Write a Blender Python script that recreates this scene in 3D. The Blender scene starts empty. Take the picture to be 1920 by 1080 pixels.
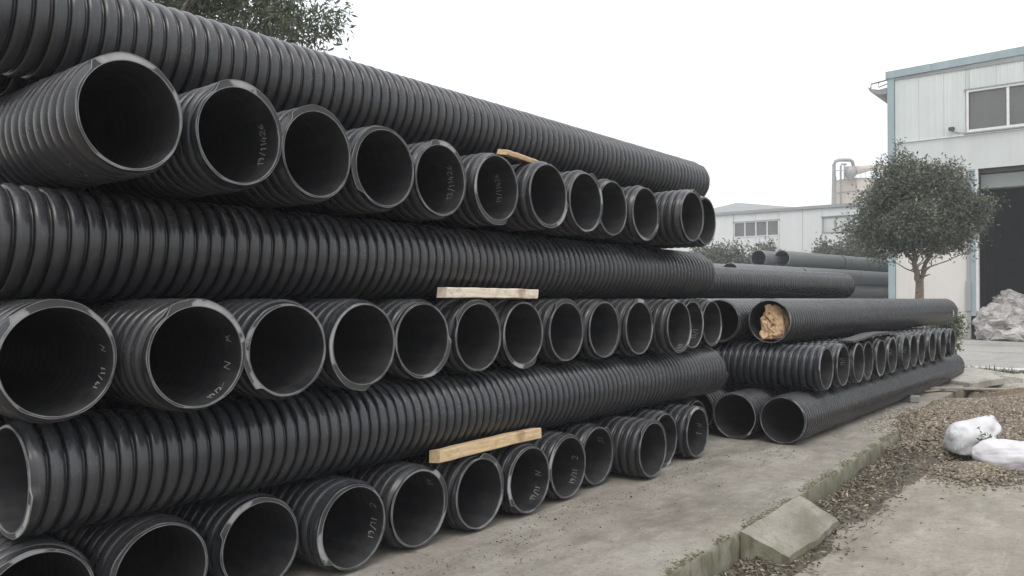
import bpy, math, random
import numpy as np
from mathutils import Vector, Matrix, noise as mnoise

C = bpy.context.scene.collection
R = math.radians
PI = math.pi
random.seed(7)
rng = np.random.default_rng(7)

# ------------------------------------------------------------------ camera
sc = bpy.context.scene
YAW = math.atan2(.6279, .7783)
cd = bpy.data.cameras.new('camera')
cam = bpy.data.objects.new('camera', cd)
C.objects.link(cam)
cam.location = (0, 0, 1.53)
cam.rotation_euler = (PI / 2 + R(.76), 0, YAW - PI / 2)
cd.sensor_width = 36
cd.lens = 28.125
cd.clip_start = .05
cd.clip_end = 2000
sc.camera = cam

# ------------------------------------------------------------------ world: bright overcast
SUN_EL, SUN_AZ = 58, 215        # azimuth of the sun seen from the yard, degrees from +X
w = bpy.data.worlds.new('World')
sc.world = w
w.use_nodes = True
nt = w.node_tree
nt.nodes.clear()
out = nt.nodes.new('ShaderNodeOutputWorld')
sky = nt.nodes.new('ShaderNodeTexSky')
sky.sky_type = 'NISHITA'
sky.sun_disc = False
sky.sun_elevation = R(SUN_EL)
sky.sun_rotation = R(90 - SUN_AZ)
sky.dust_density = 4
bg1 = nt.nodes.new('ShaderNodeBackground')
bg1.inputs[1].default_value = .05
nt.links.new(sky.outputs[0], bg1.inputs[0])
tc = nt.nodes.new('ShaderNodeTexCoord')
sp = nt.nodes.new('ShaderNodeSeparateXYZ')
nt.links.new(tc.outputs['Generated'], sp.inputs[0])
rp = nt.nodes.new('ShaderNodeValToRGB')
rp.color_ramp.elements[0].position = 0
rp.color_ramp.elements[0].color = (.93, .935, .935, 1)
rp.color_ramp.elements[1].position = 1
rp.color_ramp.elements[1].color = (1.5, 1.52, 1.53, 1)
nt.links.new(sp.outputs[2], rp.inputs[0])
nz = nt.nodes.new('ShaderNodeTexNoise')
nz.inputs['Scale'].default_value = 1.6
nz.inputs['Detail'].default_value = 4
nt.links.new(tc.outputs['Generated'], nz.inputs[0])
mr = nt.nodes.new('ShaderNodeMapRange')
mr.inputs[3].default_value = .97
mr.inputs[4].default_value = 1.05
nt.links.new(nz.outputs[0], mr.inputs[0])
bg2 = nt.nodes.new('ShaderNodeBackground')
nt.links.new(rp.outputs[0], bg2.inputs[0])
nt.links.new(mr.outputs[0], bg2.inputs[1])
ad = nt.nodes.new('ShaderNodeAddShader')
nt.links.new(bg1.outputs[0], ad.inputs[0])
nt.links.new(bg2.outputs[0], ad.inputs[1])
nt.links.new(ad.outputs[0], out.inputs[0])

sd = bpy.data.lights.new('sun', 'SUN')
sd.energy = .8
sd.angle = R(25)
sd.color = (1, .97, .93)
sun = bpy.data.objects.new('sun', sd)
C.objects.link(sun)
sdir = Vector((math.cos(R(SUN_AZ)) * math.cos(R(SUN_EL)), math.sin(R(SUN_AZ)) * math.cos(R(SUN_EL)), math.sin(R(SUN_EL))))
sun.rotation_euler = sdir.to_track_quat('Z', 'Y').to_euler()

sc.render.engine = 'CYCLES'
sc.cycles.use_denoising = True
sc.cycles.max_bounces = 7
sc.cycles.diffuse_bounces = 4
sc.cycles.volume_bounces = 0
sc.view_settings.view_transform = 'Standard'
sc.view_settings.look = 'None'
sc.view_settings.gamma = 1
sc.view_settings.use_curve_mapping = False
sc.view_settings.exposure = 0

# ------------------------------------------------------------------ helpers
def tag(o, label=None, cat=None, group=None, kind=None):
    if label: o['label'] = label
    if cat: o['category'] = cat
    if group: o['group'] = group
    if kind: o['kind'] = kind
    return o

def link(name, me, parent=None, loc=(0, 0, 0), rot=(0, 0, 0), scale=(1, 1, 1)):
    o = bpy.data.objects.new(name, me)
    C.objects.link(o)
    o.location = loc
    o.rotation_euler = rot
    o.scale = scale
    if parent is not None: o.parent = parent
    return o

def empty(name, loc=(0, 0, 0), rz=0):
    o = link(name, None, None, loc, (0, 0, rz))
    o.empty_display_size = .1
    return o

def mesh(name, v, f, mat, smooth=False):
    me = bpy.data.meshes.new(name)
    me.from_pydata([tuple(p) for p in v], [], [tuple(q) for q in f])
    if mat: me.materials.append(mat)
    if smooth: me.polygons.foreach_set('use_smooth', [True] * len(me.polygons))
    me.update()
    return me

def npmesh(name, V, F, mat, smooth=False, mats=None, midx=None):
    """V (n,3), F (m,k) with one k for all faces"""
    me = bpy.data.meshes.new(name)
    V = np.asarray(V, dtype=np.float32)
    F = np.asarray(F, dtype=np.int32)
    m, k = F.shape
    me.vertices.add(len(V))
    me.vertices.foreach_set('co', V.ravel())
    me.loops.add(m * k)
    me.loops.foreach_set('vertex_index', F.ravel())
    me.polygons.add(m)
    me.polygons.foreach_set('loop_start', np.arange(0, m * k, k, dtype=np.int32))
    me.polygons.foreach_set('loop_total', np.full(m, k, dtype=np.int32))
    if smooth: me.polygons.foreach_set('use_smooth', np.ones(m, dtype=bool))
    for q in (mats or [mat]): me.materials.append(q)
    if midx is not None: me.polygons.foreach_set('material_index', np.asarray(midx, dtype=np.int32))
    me.update(calc_edges=True)
    me.validate()
    return me

class MB:
    def __init__(s): s.v = []; s.f = []
    def add(s, v, f):
        b = len(s.v)
        s.v += [tuple(p) for p in v]
        s.f += [tuple(i + b for i in q) for q in f]
        return s
    def box(s, x0, x1, y0, y1, z0, z1, bev=0):
        if bev:
            b = bev
            # chamfered box by convex corner points
            v = []
            for (X, dx) in ((x0, 1), (x1, -1)):
                for (Y, dy) in ((y0, 1), (y1, -1)):
                    for (Z, dz) in ((z0, 1), (z1, -1)):
                        v += [(X, Y + dy * b, Z + dz * b), (X + dx * b, Y, Z + dz * b), (X + dx * b, Y + dy * b, Z)]
            import bmesh
            bm = bmesh.new()
            for p in v: bm.verts.new(p)
            bmesh.ops.convex_hull(bm, input=bm.verts)
            bm.verts.index_update()
            vv = [p.co[:] for p in bm.verts]
            ff = [tuple(q.index for q in fc.verts) for fc in bm.faces]
            bm.free()
            return s.add(vv, ff)
        v = [(x0, y0, z0), (x1, y0, z0), (x1, y1, z0), (x0, y1, z0), (x0, y0, z1), (x1, y0, z1), (x1, y1, z1), (x0, y1, z1)]
        return s.add(v, [(0, 3, 2, 1), (4, 5, 6, 7), (0, 1, 5, 4), (1, 2, 6, 5), (2, 3, 7, 6), (3, 0, 4, 7)])
    def tube(s, pts, rad, n=10, cap=True):
        pts = [Vector(p) for p in pts]
        rs = rad if isinstance(rad, (list, tuple)) else [rad] * len(pts)
        rings = []
        for i, p in enumerate(pts):
            d = (pts[min(i + 1, len(pts) - 1)] - pts[max(i - 1, 0)]).normalized()
            a = d.cross(Vector((.13, .21, 1)) if abs(d.z) < .95 else Vector((1, .1, 0))).normalized()
            b = d.cross(a)
            rings.append([p + (a * math.cos(2 * PI * k / n) + b * math.sin(2 * PI * k / n)) * rs[i] for k in range(n)])
        v = [q for r_ in rings for q in r_]
        f = []
        for i in range(len(pts) - 1):
            for k in range(n):
                f.append((i * n + k, i * n + (k + 1) % n, (i + 1) * n + (k + 1) % n, (i + 1) * n + k))
        if cap:
            f.append(tuple(range(n - 1, -1, -1)))
            f.append(tuple((len(pts) - 1) * n + k for k in range(n)))
        return s.add(v, f)
    def build(s, name, mat, parent=None, smooth=False, **k):
        return link(name, mesh(name, s.v, s.f, mat, smooth), parent, **k)

# ------------------------------------------------------------------ materials
def newmat(name):
    m = bpy.data.materials.new(name)
    m.use_nodes = True
    t = m.node_tree
    b = t.nodes['Principled BSDF']
    return m, t, b

def N(t, typ, **k):
    n = t.nodes.new(typ)
    for a, v in k.items():
        if hasattr(n, a): setattr(n, a, v)
    return n

def noise_node(t, vec, scale, detail=5, rough=.55):
    n = N(t, 'ShaderNodeTexNoise')
    n.inputs['Scale'].default_value = scale
    n.inputs['Detail'].default_value = detail
    n.inputs['Roughness'].default_value = rough
    t.links.new(vec, n.inputs['Vector'])
    return n.outputs['Fac']

def ramp(t, fac, stops):
    n = N(t, 'ShaderNodeValToRGB')
    e = n.color_ramp.elements
    while len(e) < len(stops): e.new(.5)
    for i, (p, c) in enumerate(stops):
        e[i].position = p
        if not isinstance(c, (tuple, list)): c = (c, c, c)
        e[i].color = (*c, 1)
    t.links.new(fac, n.inputs[0])
    return n.outputs[0]

def mixc(t, fac, a, b, mode='MIX'):
    n = N(t, 'ShaderNodeMix', data_type='RGBA', blend_type=mode)
    for s, v in ((0, fac), (6, a), (7, b)):
        if hasattr(v, 'links'): t.links.new(v, n.inputs[s])
        else: n.inputs[s].default_value = (*v, 1) if isinstance(v, (tuple, list)) else v
    return n.outputs[2]

def mth(t, op, a, b=0., clamp=False):
    n = N(t, 'ShaderNodeMath', operation=op, use_clamp=clamp)
    for i, v in enumerate((a, b)):
        if hasattr(v, 'links'): t.links.new(v, n.inputs[i])
        else: n.inputs[i].default_value = v
    return n.outputs[0]

def coord(t, kind='Object', scale=(1, 1, 1)):
    c = N(t, 'ShaderNodeTexCoord')
    m = N(t, 'ShaderNodeMapping')
    m.inputs['Scale'].default_value = scale
    t.links.new(c.outputs[kind], m.inputs[0])
    return m.outputs[0]

def world_pos(t, scale=(1, 1, 1)):
    c = N(t, 'ShaderNodeNewGeometry')
    m = N(t, 'ShaderNodeMapping')
    m.inputs['Scale'].default_value = scale
    t.links.new(c.outputs['Position'], m.inputs[0])
    return m.outputs[0]

def normal_z(t):
    g = N(t, 'ShaderNodeNewGeometry')
    s_ = N(t, 'ShaderNodeSeparateXYZ')
    t.links.new(g.outputs['Normal'], s_.inputs[0])
    return s_.outputs[2]

def bump(t, b, h, strength, dist=.01):
    n = N(t, 'ShaderNodeBump')
    n.inputs['Strength'].default_value = strength
    n.inputs['Distance'].default_value = dist
    t.links.new(h, n.inputs['Height'])
    t.links.new(n.outputs[0], b.inputs['Normal'])

def simple(name, col, rough=.6, var=.15, scale=6., bumps=0, bscale=60, metal=0, kind='Object'):
    m, t, b = newmat(name)
    v = coord(t, kind)
    f = noise_node(t, v, scale)
    lo = tuple(c * (1 - var) for c in col)
    hi = tuple(min(1, c * (1 + var)) for c in col)
    t.links.new(ramp(t, f, [(.3, lo), (.7, hi)]), b.inputs['Base Color'])
    b.inputs['Roughness'].default_value = rough
    b.inputs['Metallic'].default_value = metal
    if bumps: bump(t, b, noise_node(t, v, bscale, 4), bumps, .004)
    return m

def pipe_material(name, base, rough, dust_amt, dustcol=(.19, .19, .18), crest=(.052, .056, .061), groove=.7, hue=1.):
    m, t, b = newmat(name)
    oi = N(t, 'ShaderNodeObjectInfo')
    c = N(t, 'ShaderNodeTexCoord')
    ofs = N(t, 'ShaderNodeVectorMath', operation='ADD')
    sc_ = N(t, 'ShaderNodeVectorMath', operation='SCALE')
    sc_.inputs[0].default_value = (13.1, 7.7, 5.3)
    t.links.new(oi.outputs['Random'], sc_.inputs['Scale'])
    t.links.new(c.outputs['Object'], ofs.inputs[0])
    t.links.new(sc_.outputs[0], ofs.inputs[1])
    def mp(s):
        q = N(t, 'ShaderNodeMapping')
        q.inputs['Scale'].default_value = s
        t.links.new(ofs.outputs[0], q.inputs[0])
        return q.outputs[0]
    big = noise_node(t, mp((1, 1, 1)), 2.2, 4)
    mid = noise_node(t, mp((1, 1, 1)), 14, 6, .65)
    streak = noise_node(t, mp((110, 2.5, 2.5)), 1, 4, .6)
    # dust settles where the surface faces up and in streaks round the ribs
    nzv = normal_z(t)
    up = mth(t, 'MULTIPLY_ADD', nzv, .5); 
    up.node.inputs[2].default_value = .5
    d1 = mth(t, 'MULTIPLY', mth(t, 'POWER', up, 2.2), .75)
    patch = ramp(t, big, [(.38, .25), (.68, 1.)])
    st = ramp(t, streak, [(.35, .35), (.72, 1.)])
    fine = ramp(t, mid, [(.3, .45), (.75, 1.)])
    d = mth(t, 'MULTIPLY', mth(t, 'MULTIPLY', mth(t, 'ADD', d1, .12), patch), mth(t, 'MULTIPLY', st, fine))
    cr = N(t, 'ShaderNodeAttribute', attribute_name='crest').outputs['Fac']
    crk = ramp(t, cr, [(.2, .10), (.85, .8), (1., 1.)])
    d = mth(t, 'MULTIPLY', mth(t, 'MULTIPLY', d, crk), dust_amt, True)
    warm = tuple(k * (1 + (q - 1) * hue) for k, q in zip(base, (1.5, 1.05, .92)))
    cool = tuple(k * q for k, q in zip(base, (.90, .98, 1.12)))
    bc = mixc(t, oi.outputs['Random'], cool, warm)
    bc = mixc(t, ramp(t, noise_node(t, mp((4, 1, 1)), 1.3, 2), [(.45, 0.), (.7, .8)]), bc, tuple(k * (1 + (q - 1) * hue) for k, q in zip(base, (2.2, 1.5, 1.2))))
    # rubbed, dusty crests, with rib highlight and groove shade painted into the colour
    scuff_shade = mth(t, 'MULTIPLY', crk, mth(t, 'MULTIPLY_ADD', st, .55))
    scuff_shade.node.inputs[2].default_value = .45
    scuff_shade = mth(t, 'MULTIPLY', scuff_shade, mth(t, 'POWER', crk, 1.5))
    bc = mixc(t, scuff_shade, mixc(t, groove, bc, (.004, .0042, .005)), mixc(t, .5, bc, crest))
    col = mixc(t, d, bc, dustcol)
    t.links.new(col, b.inputs['Base Color'])
    r_ = mth(t, 'MULTIPLY_ADD', d, .9); r_.node.inputs[2].default_value = rough
    r2 = mth(t, 'ADD', r_, mth(t, 'MULTIPLY', ramp(t, mid, [(.3, 0.), (.8, 1.)]), .12), True)
    t.links.new(r2, b.inputs['Roughness'])
    b.inputs['Specular IOR Level'].default_value = .5
    bump(t, b, mth(t, 'ADD', streak, mth(t, 'MULTIPLY', mid, .25)), .16, .002)
    return m

M = {}
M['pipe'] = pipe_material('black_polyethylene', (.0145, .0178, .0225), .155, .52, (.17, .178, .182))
M['pipe_far'] = pipe_material('hazed_dusty_polyethylene', (.12, .126, .126), .6, .9, (.27, .28, .27), (.26, .27, .27), .08, 0.)  # distance haze put into the pale base colour, along with dust

def inner_material():
    m, t, b = newmat('pipe_inner_wall')
    c = coord(t, 'Object', (1, 1, 1))
    g = N(t, 'ShaderNodeNewGeometry')
    seam = N(t, 'ShaderNodeTexWave', wave_type='BANDS', bands_direction='X')
    seam.inputs['Scale'].default_value = 4.2
    seam.inputs['Distortion'].default_value = .6
    t.links.new(c, seam.inputs[0])
    f = noise_node(t, c, 9, 6, .65)
    f2 = noise_node(t, coord(t, 'Object', (1, 6, 6)), 3, 4)
    s_ = N(t, 'ShaderNodeSeparateXYZ')
    t.links.new(g.outputs['Normal'], s_.inputs[0])
    # the floor of each pipe carries dust (normal points up there)
    low = mth(t, 'MULTIPLY', mth(t, 'ABSOLUTE', s_.outputs[2]), .5)
    d = mth(t, 'MULTIPLY', mth(t, 'ADD', low, .3), ramp(t, mth(t, 'MULTIPLY', mth(t, 'ADD', f, f2), .5), [(.4, .15), (.62, .9)]), True)
    t.links.new(mixc(t, d, (.013, .0145, .017), (.080, .079, .077)), b.inputs['Base Color'])
    b.inputs['Roughness'].default_value = .46
    bump(t, b, mth(t, 'ADD', mth(t, 'MULTIPLY', seam.outputs['Fac'], .8), f), .28, .003)
    return m
M['inner'] = inner_material()

def cut_material():
    m, t, b = newmat('sawn_pipe_end')
    c = coord(t, 'Object')
    oi = N(t, 'ShaderNodeObjectInfo')
    ad_ = N(t, 'ShaderNodeVectorMath', operation='ADD')
    t.links.new(c, ad_.inputs[0])
    t.links.new(oi.outputs['Random'], ad_.inputs[1])
    f = noise_node(t, ad_.outputs[0], 3.2, 3, .5)
    g = noise_node(t, ad_.outputs[0], 60, 4, .6)
    k = mth(t, 'ADD', mth(t, 'MULTIPLY', f, .94), mth(t, 'MULTIPLY', g, .06))
    t.links.new(ramp(t, k, [(.40, .028), (.53, .05), (.545, .26), (.62, .36), (.72, .2)]), b.inputs['Base Color'])
    b.inputs['Roughness'].default_value = .55
    bump(t, b, g, .3, .002)
    return m
M['cut'] = cut_material()
M['lip'] = simple('pipe_rim_burr', (.17, .175, .18), .4, .6, 9)
M['chalk'] = simple('chalk_paint_mark', (.40, .40, .40), .9, .15, 40)

def concrete(name, stops, stain=(.12, .10, .075), moss=False, scale=1., rough=.85, stain_amt=.55):
    m, t, b = newmat(name)
    p = world_pos(t)
    big = noise_node(t, p, .55 * scale, 5, .6)
    mid = noise_node(t, p, 3.2 * scale, 7, .68)
    fin = noise_node(t, p, 38, 6, .7)
    grit = noise_node(t, p, 240, 3, .6)
    k = mth(t, 'ADD', mth(t, 'MULTIPLY', big, .45), mth(t, 'MULTIPLY', mid, .55))
    col = ramp(t, k, stops)
    st = ramp(t, noise_node(t, world_pos(t, (.35, 1, 1)), 1.7 * scale, 6, .7), [(.5, 0.), (.66, stain_amt)])
    col = mixc(t, st, col, stain)
    pale = ramp(t, noise_node(t, world_pos(t, (.6, 2.4, 1)), 2.6, 7, .75), [(.56, 0.), (.70, .55)])
    col = mixc(t, pale, col, tuple(min(1, c * 1.25) for c in stops[-1][1]))
    col = mixc(t, ramp(t, fin, [(.30, .45), (.5, 0.)]), col, (.09, .075, .06))
    hb = noise_node(t, world_pos(t, (1, 1, 1)), 9, 8, .75)
    col = mixc(t, ramp(t, hb, [(.36, .35), (.46, 0.)]), col, (.13, .11, .085))
    col = mixc(t, ramp(t, hb, [(.56, 0.), (.66, .35)]), col, tuple(min(1, c * 1.2) for c in stops[-1][1]))
    vor = N(t, 'ShaderNodeTexVoronoi', feature='DISTANCE_TO_EDGE')
    vor.inputs['Scale'].default_value = .42
    wv_ = N(t, 'ShaderNodeVectorMath', operation='ADD')
    t.links.new(p, wv_.inputs[0])
    nv_ = N(t, 'ShaderNodeTexNoise'); nv_.inputs['Scale'].default_value = 2.2; nv_.inputs['Detail'].default_value = 6
    t.links.new(p, nv_.inputs['Vector'])
    t.links.new(nv_.outputs['Color'], wv_.inputs[1])
    t.links.new(wv_.outputs[0], vor.inputs['Vector'])
    ck = ramp(t, vor.outputs['Distance'], [(0., .75), (.0045, 0.)])
    ck = mth(t, 'MULTIPLY', ck, ramp(t, big, [(.46, 0.), (.55, 1.)]))
    col = mixc(t, ck, col, (.06, .052, .04))
    sp_ = ramp(t, grit, [(.60, 0.), (.72, .5)])
    col = mixc(t, sp_, col, (.10, .09, .075))
    if moss:
        side = mth(t, 'SUBTRACT', 1., mth(t, 'ABSOLUTE', normal_z(t)), True)
        mo = mth(t, 'MULTIPLY', mth(t, 'POWER', side, .5), ramp(t, noise_node(t, p, 5, 6, .7), [(.36, .35), (.6, 1.)]), True)
        col = mixc(t, mth(t, 'MULTIPLY', mo, .7), col, (.125, .135, .062))
        col = mixc(t, mth(t, 'MULTIPLY', side, ramp(t, noise_node(t, world_pos(t, (9, 9, 1.2)), 1.4, 5), [(.5, 0.), (.62, .7)])), col, (.10, .085, .06))
    t.links.new(col, b.inputs['Base Color'])
    b.inputs['Roughness'].default_value = rough
    bump(t, b, mth(t, 'ADD', mth(t, 'MULTIPLY', mid, 1.6), mth(t, 'ADD', mth(t, 'MULTIPLY', fin, .5), mth(t, 'MULTIPLY', grit, .18))), .55, .012)
    return m

M['slab'] = concrete('platform_concrete', [(.36, (.185, .166, .138)), (.5, (.272, .25, .214)), (.64, (.35, .328, .287))], moss=True, stain=(.10,.088,.062), stain_amt=.55)
M['yard'] = concrete('yard_concrete', [(.36, (.205, .184, .150)), (.5, (.278, .254, .212)), (.64, (.345, .322, .275))], stain=(.13, .118, .09), scale=.75, stain_amt=.6)
M['road'] = concrete('road_concrete', [(.34, (.30, .29, .265)), (.5, (.36, .35, .325)), (.66, (.42, .41, .385))], stain=(.24, .23, .21), scale=.4)
M['dirt'] = concrete('dirt', [(.34, (.045, .038, .028)), (.5, (.08, .068, .052)), (.66, (.14, .122, .096))], scale=3)
M['block'] = concrete('pale_block', [(.34, (.32, .305, .265)), (.5, (.40, .385, .34)), (.66, (.46, .44, .40))], scale=2)
M['sand'] = simple('brown_sand', (.15, .11, .075), .95, .3, 3, .8, 90, kind='Object')
M['wood_pale'] = None

def wood(name, a, c, knots=(.25, .13, .06)):
    m, t, b = newmat(name)
    g = noise_node(t, coord(t, 'Object', (1.5, 26, 26)), 2.2, 6, .6)
    k = noise_node(t, coord(t, 'Object', (1, 1, 1)), 5, 3)
    col = ramp(t, g, [(.3, a), (.7, c)])
    col = mixc(t, ramp(t, k, [(.6, 0.), (.75, .8)]), col, knots)
    col = mixc(t, ramp(t, noise_node(t, coord(t, 'Object', (3, 9, 9)), 3.5, 6, .7), [(.5, 0.), (.68, .55)]), col, (.20, .165, .125))
    t.links.new(col, b.inputs['Base Color'])
    b.inputs['Roughness'].default_value = .75
    bump(t, b, g, .5, .004)
    return m
M['wood_pale'] = wood('fresh_pine', (.62, .53, .42), (.78, .71, .60))
M['wood_tan'] = wood('yellow_pine', (.46, .32, .17), (.64, .49, .30))
M['wood_grey'] = wood('weathered_board', (.22, .19, .15), (.33, .30, .25))

def gravel_mat(name, stops, rough=.85):
    m, t, b = newmat(name)
    g = N(t, 'ShaderNodeNewGeometry')
    col = ramp(t, g.outputs['Random Per Island'], stops)
    f = noise_node(t, world_pos(t), 90, 4)
    col = mixc(t, mth(t, 'MULTIPLY', f, .22), col, (.09, .075, .06))
    t.links.new(col, b.inputs['Base Color'])
    b.inputs['Roughness'].default_value = rough
    return m
M['gravel'] = gravel_mat('river_gravel', [(0, (.11, .088, .063)), (.4, (.168, .137, .098)), (.7, (.23, .192, .14)), (.9, (.31, .27, .205)), (1, (.44, .40, .33))])
M['chips'] = gravel_mat('pale_chips', [(0, (.25, .22, .17)), (.6, (.42, .39, .32)), (1, (.58, .55, .48))])
M['crumb'] = gravel_mat('dark_crumbs', [(0, (.055, .045, .033)), (.6, (.12, .10, .072)), (.9, (.20, .175, .13)), (1, (.36, .33, .28))])
M['litter'] = gravel_mat('dead_leaf_litter', [(0, (.08, .065, .045)), (.5, (.16, .135, .095)), (.8, (.27, .24, .18)), (1, (.42, .39, .32))])

def leaf_mat(name, stops, trans=.25):
    m, t, b = newmat(name)
    g = N(t, 'ShaderNodeNewGeometry')
    col = ramp(t, g.outputs['Random Per Island'], stops)
    t.links.new(col, b.inputs['Base Color'])
    b.inputs['Roughness'].default_value = .42
    tr = N(t, 'ShaderNodeBsdfTranslucent')
    t.links.new(col, tr.inputs[0])
    mx = N(t, 'ShaderNodeMixShader')
    mx.inputs[0].default_value = trans
    t.links.new(b.outputs[0], mx.inputs[1])
    t.links.new(tr.outputs[0], mx.inputs[2])
    t.links.new(mx.outputs[0], t.nodes['Material Output'].inputs[0])
    return m
M['leaf'] = leaf_mat('osmanthus_leaves', [(0, (.055, .07, .048)), (.5, (.10, .12, .082)), (.88, (.16, .18, .13)), (.97, (.23, .245, .19)), (1, (.25, .16, .12))])
M['leaf2'] = leaf_mat('camphor_leaves', [(0, (.06, .078, .042)), (.6, (.10, .12, .07)), (1, (.17, .19, .115))], .4)
M['leaf3'] = leaf_mat('shrub_leaves', [(0, (.06, .085, .04)), (.6, (.10, .135, .065)), (1, (.17, .20, .11))], .3)
M['bark'] = simple('tree_bark', (.19, .155, .12), .9, .4, 18, .8, 60)

def sheet_mat(name, col, streak=.12, dirt=(.30, .27, .22), dirt_h=None):
    m, t, b = newmat(name)
    p = world_pos(t, (1, 1, .12))
    f = noise_node(t, p, 2.4, 6, .7)
    g = noise_node(t, world_pos(t), .5, 4)
    c = ramp(t, mth(t, 'MULTIPLY', mth(t, 'ADD', f, g), .5), [(.35, tuple(k * (1 - streak) for k in col)), (.6, col)])
    if dirt_h is not None:
        s_ = N(t, 'ShaderNodeSeparateXYZ')
        t.links.new(world_pos(t), s_.inputs[0])
        mr_ = N(t, 'ShaderNodeMapRange')
        mr_.inputs[1].default_value = dirt_h
        mr_.inputs[2].default_value = -.3
        t.links.new(s_.outputs[2], mr_.inputs[0])
        c = mixc(t, mth(t, 'MULTIPLY', mr_.outputs[0], ramp(t, noise_node(t, world_pos(t), 1.7, 6, .7), [(.35, .2), (.65, 1.)]), True), c, dirt)
    t.links.new(c, b.inputs['Base Color'])
    b.inputs['Roughness'].default_value = .45
    return m
M['wall_sheet'] = sheet_mat('pale_wall_sheet', (.58, .62, .60))
M['wall_band'] = sheet_mat('smooth_wall_band', (.56, .585, .57))
M['wall_low'] = sheet_mat('rendered_low_wall', (.64, .615, .58), dirt_h=1.4, dirt=(.34, .27, .2))
M['wall_far'] = sheet_mat('far_wall_sheet', (.66, .68, .67), .08)
M['cyan'] = sheet_mat('cyan_trim', (.30, .385, .41), .25)
M['grey_trim'] = sheet_mat('grey_trim', (.30, .31, .31))
M['roof_grey'] = sheet_mat('grey_roof', (.26, .27, .27))
M['white_frame'] = simple('white_window_frame', (.66, .67, .66), .5, .1)
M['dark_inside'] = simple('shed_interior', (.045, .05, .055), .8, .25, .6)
M['shutter'] = sheet_mat('roller_shutter_box', (.24, .26, .25))
M['silo'] = sheet_mat('silo_cream', (.52, .46, .405), .1)
M['steel'] = simple('weathered_steel', (.30, .30, .29), .5, .2, 4, metal=.3)
M['dark_metal'] = simple('dark_metal', (.05, .05, .05), .5)
M['paper'] = simple('brown_paper', (.60, .42, .25), .8, .22, 5, .3, 30)
M['heap'] = simple('dusty_plastic_film', (.38, .36, .35), .6, .35, 3, .6, 14)
M['sheet_white'] = simple('white_film', (.46, .44, .42), .55, .15, 3, .3, 14)
M['kerb'] = simple('white_kerb_paint', (.66, .66, .63), .8, .15, 4)
M['rubber'] = simple('black_rubber', (.04, .04, .042), .55, .3, 9)

def glass(name, col, rough=.12):
    m, t, b = newmat(name)
    f = noise_node(t, world_pos(t, (1, 1, .5)), 1.1, 3)
    t.links.new(ramp(t, f, [(.3, tuple(c * .85 for c in col)), (.7, tuple(c * 1.15 for c in col))]), b.inputs['Base Color'])
    b.inputs['Roughness'].default_value = rough
    b.inputs['Specular IOR Level'].default_value = .6
    return m
M['glass'] = glass('dusty_window_glass', (.10, .105, .10))
M['glass_far'] = glass('far_window_glass', (.13, .14, .135))
M['glass_pale'] = glass('pale_window_glass', (.52, .53, .52), .4)

def sack_mat():
    m, t, b = newmat('white_woven_sack')
    v = coord(t, 'Object')
    s_ = N(t, 'ShaderNodeSeparateXYZ')
    t.links.new(v, s_.inputs[0])
    f = noise_node(t, v, 7, 4)
    col = ramp(t, f, [(.3, (.54, .54, .55)), (.7, (.68, .68, .69))])
    # printed teal stripes near the closed end of the sack (local -X)
    near = N(t, 'ShaderNodeMapRange')
    near.inputs[1].default_value = -.15
    near.inputs[2].default_value = -.20
    t.links.new(s_.outputs[0], near.inputs[0])
    wv = N(t, 'ShaderNodeTexWave', bands_direction='X')
    wv.inputs['Scale'].default_value = 14
    wv.inputs['Distortion'].default_value = 7
    t.links.new(v, wv.inputs[0])
    pr = mth(t, 'MULTIPLY', near.outputs[0], ramp(t, wv.outputs['Fac'], [(.5, 0.), (.7, .55)]), True)
    pr = mth(t, 'MULTIPLY', pr, ramp(t, noise_node(t, v, 12, 3), [(.42, 0.), (.58, 1.)]))
    col = mixc(t, pr, col, (.20, .42, .42))
    t.links.new(col, b.inputs['Base Color'])
    b.inputs['Roughness'].default_value = .5
    wt = N(t, 'ShaderNodeTexChecker')
    wt.inputs['Scale'].default_value = 260
    t.links.new(v, wt.inputs[0])
    bump(t, b, mth(t, 'ADD', f, mth(t, 'MULTIPLY', wt.outputs['Fac'], .1)), .4, .004)
    return m
M['sack'] = sack_mat()
M['sack_plain'] = simple('plain_white_sack', (.62, .605, .63), .5, .08, 6, .4, 40)

# ------------------------------------------------------------------ corrugated pipes
PT = np.array([0, .045, .11, .24, .46, .68, .83, .94])
PH = np.array([0, .52, .80, .96, 1., .93, .74, .34])

def end_height(phi, c0, width):
    # the rib runs out along the cut: it starts as a step and thins away round the rim
    d = (phi - c0 + PI) % (2 * PI) - PI
    x = np.where(d >= 0, np.clip(1 - d / width, 0, 1), np.clip(1 + d / .10, 0, 1))
    return .14 + .86 * (x * x * (3 - 2 * x)) ** .6 + .05 * np.sin(phi * 5 + c0) + .04 * np.sin(phi * 11)

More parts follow.
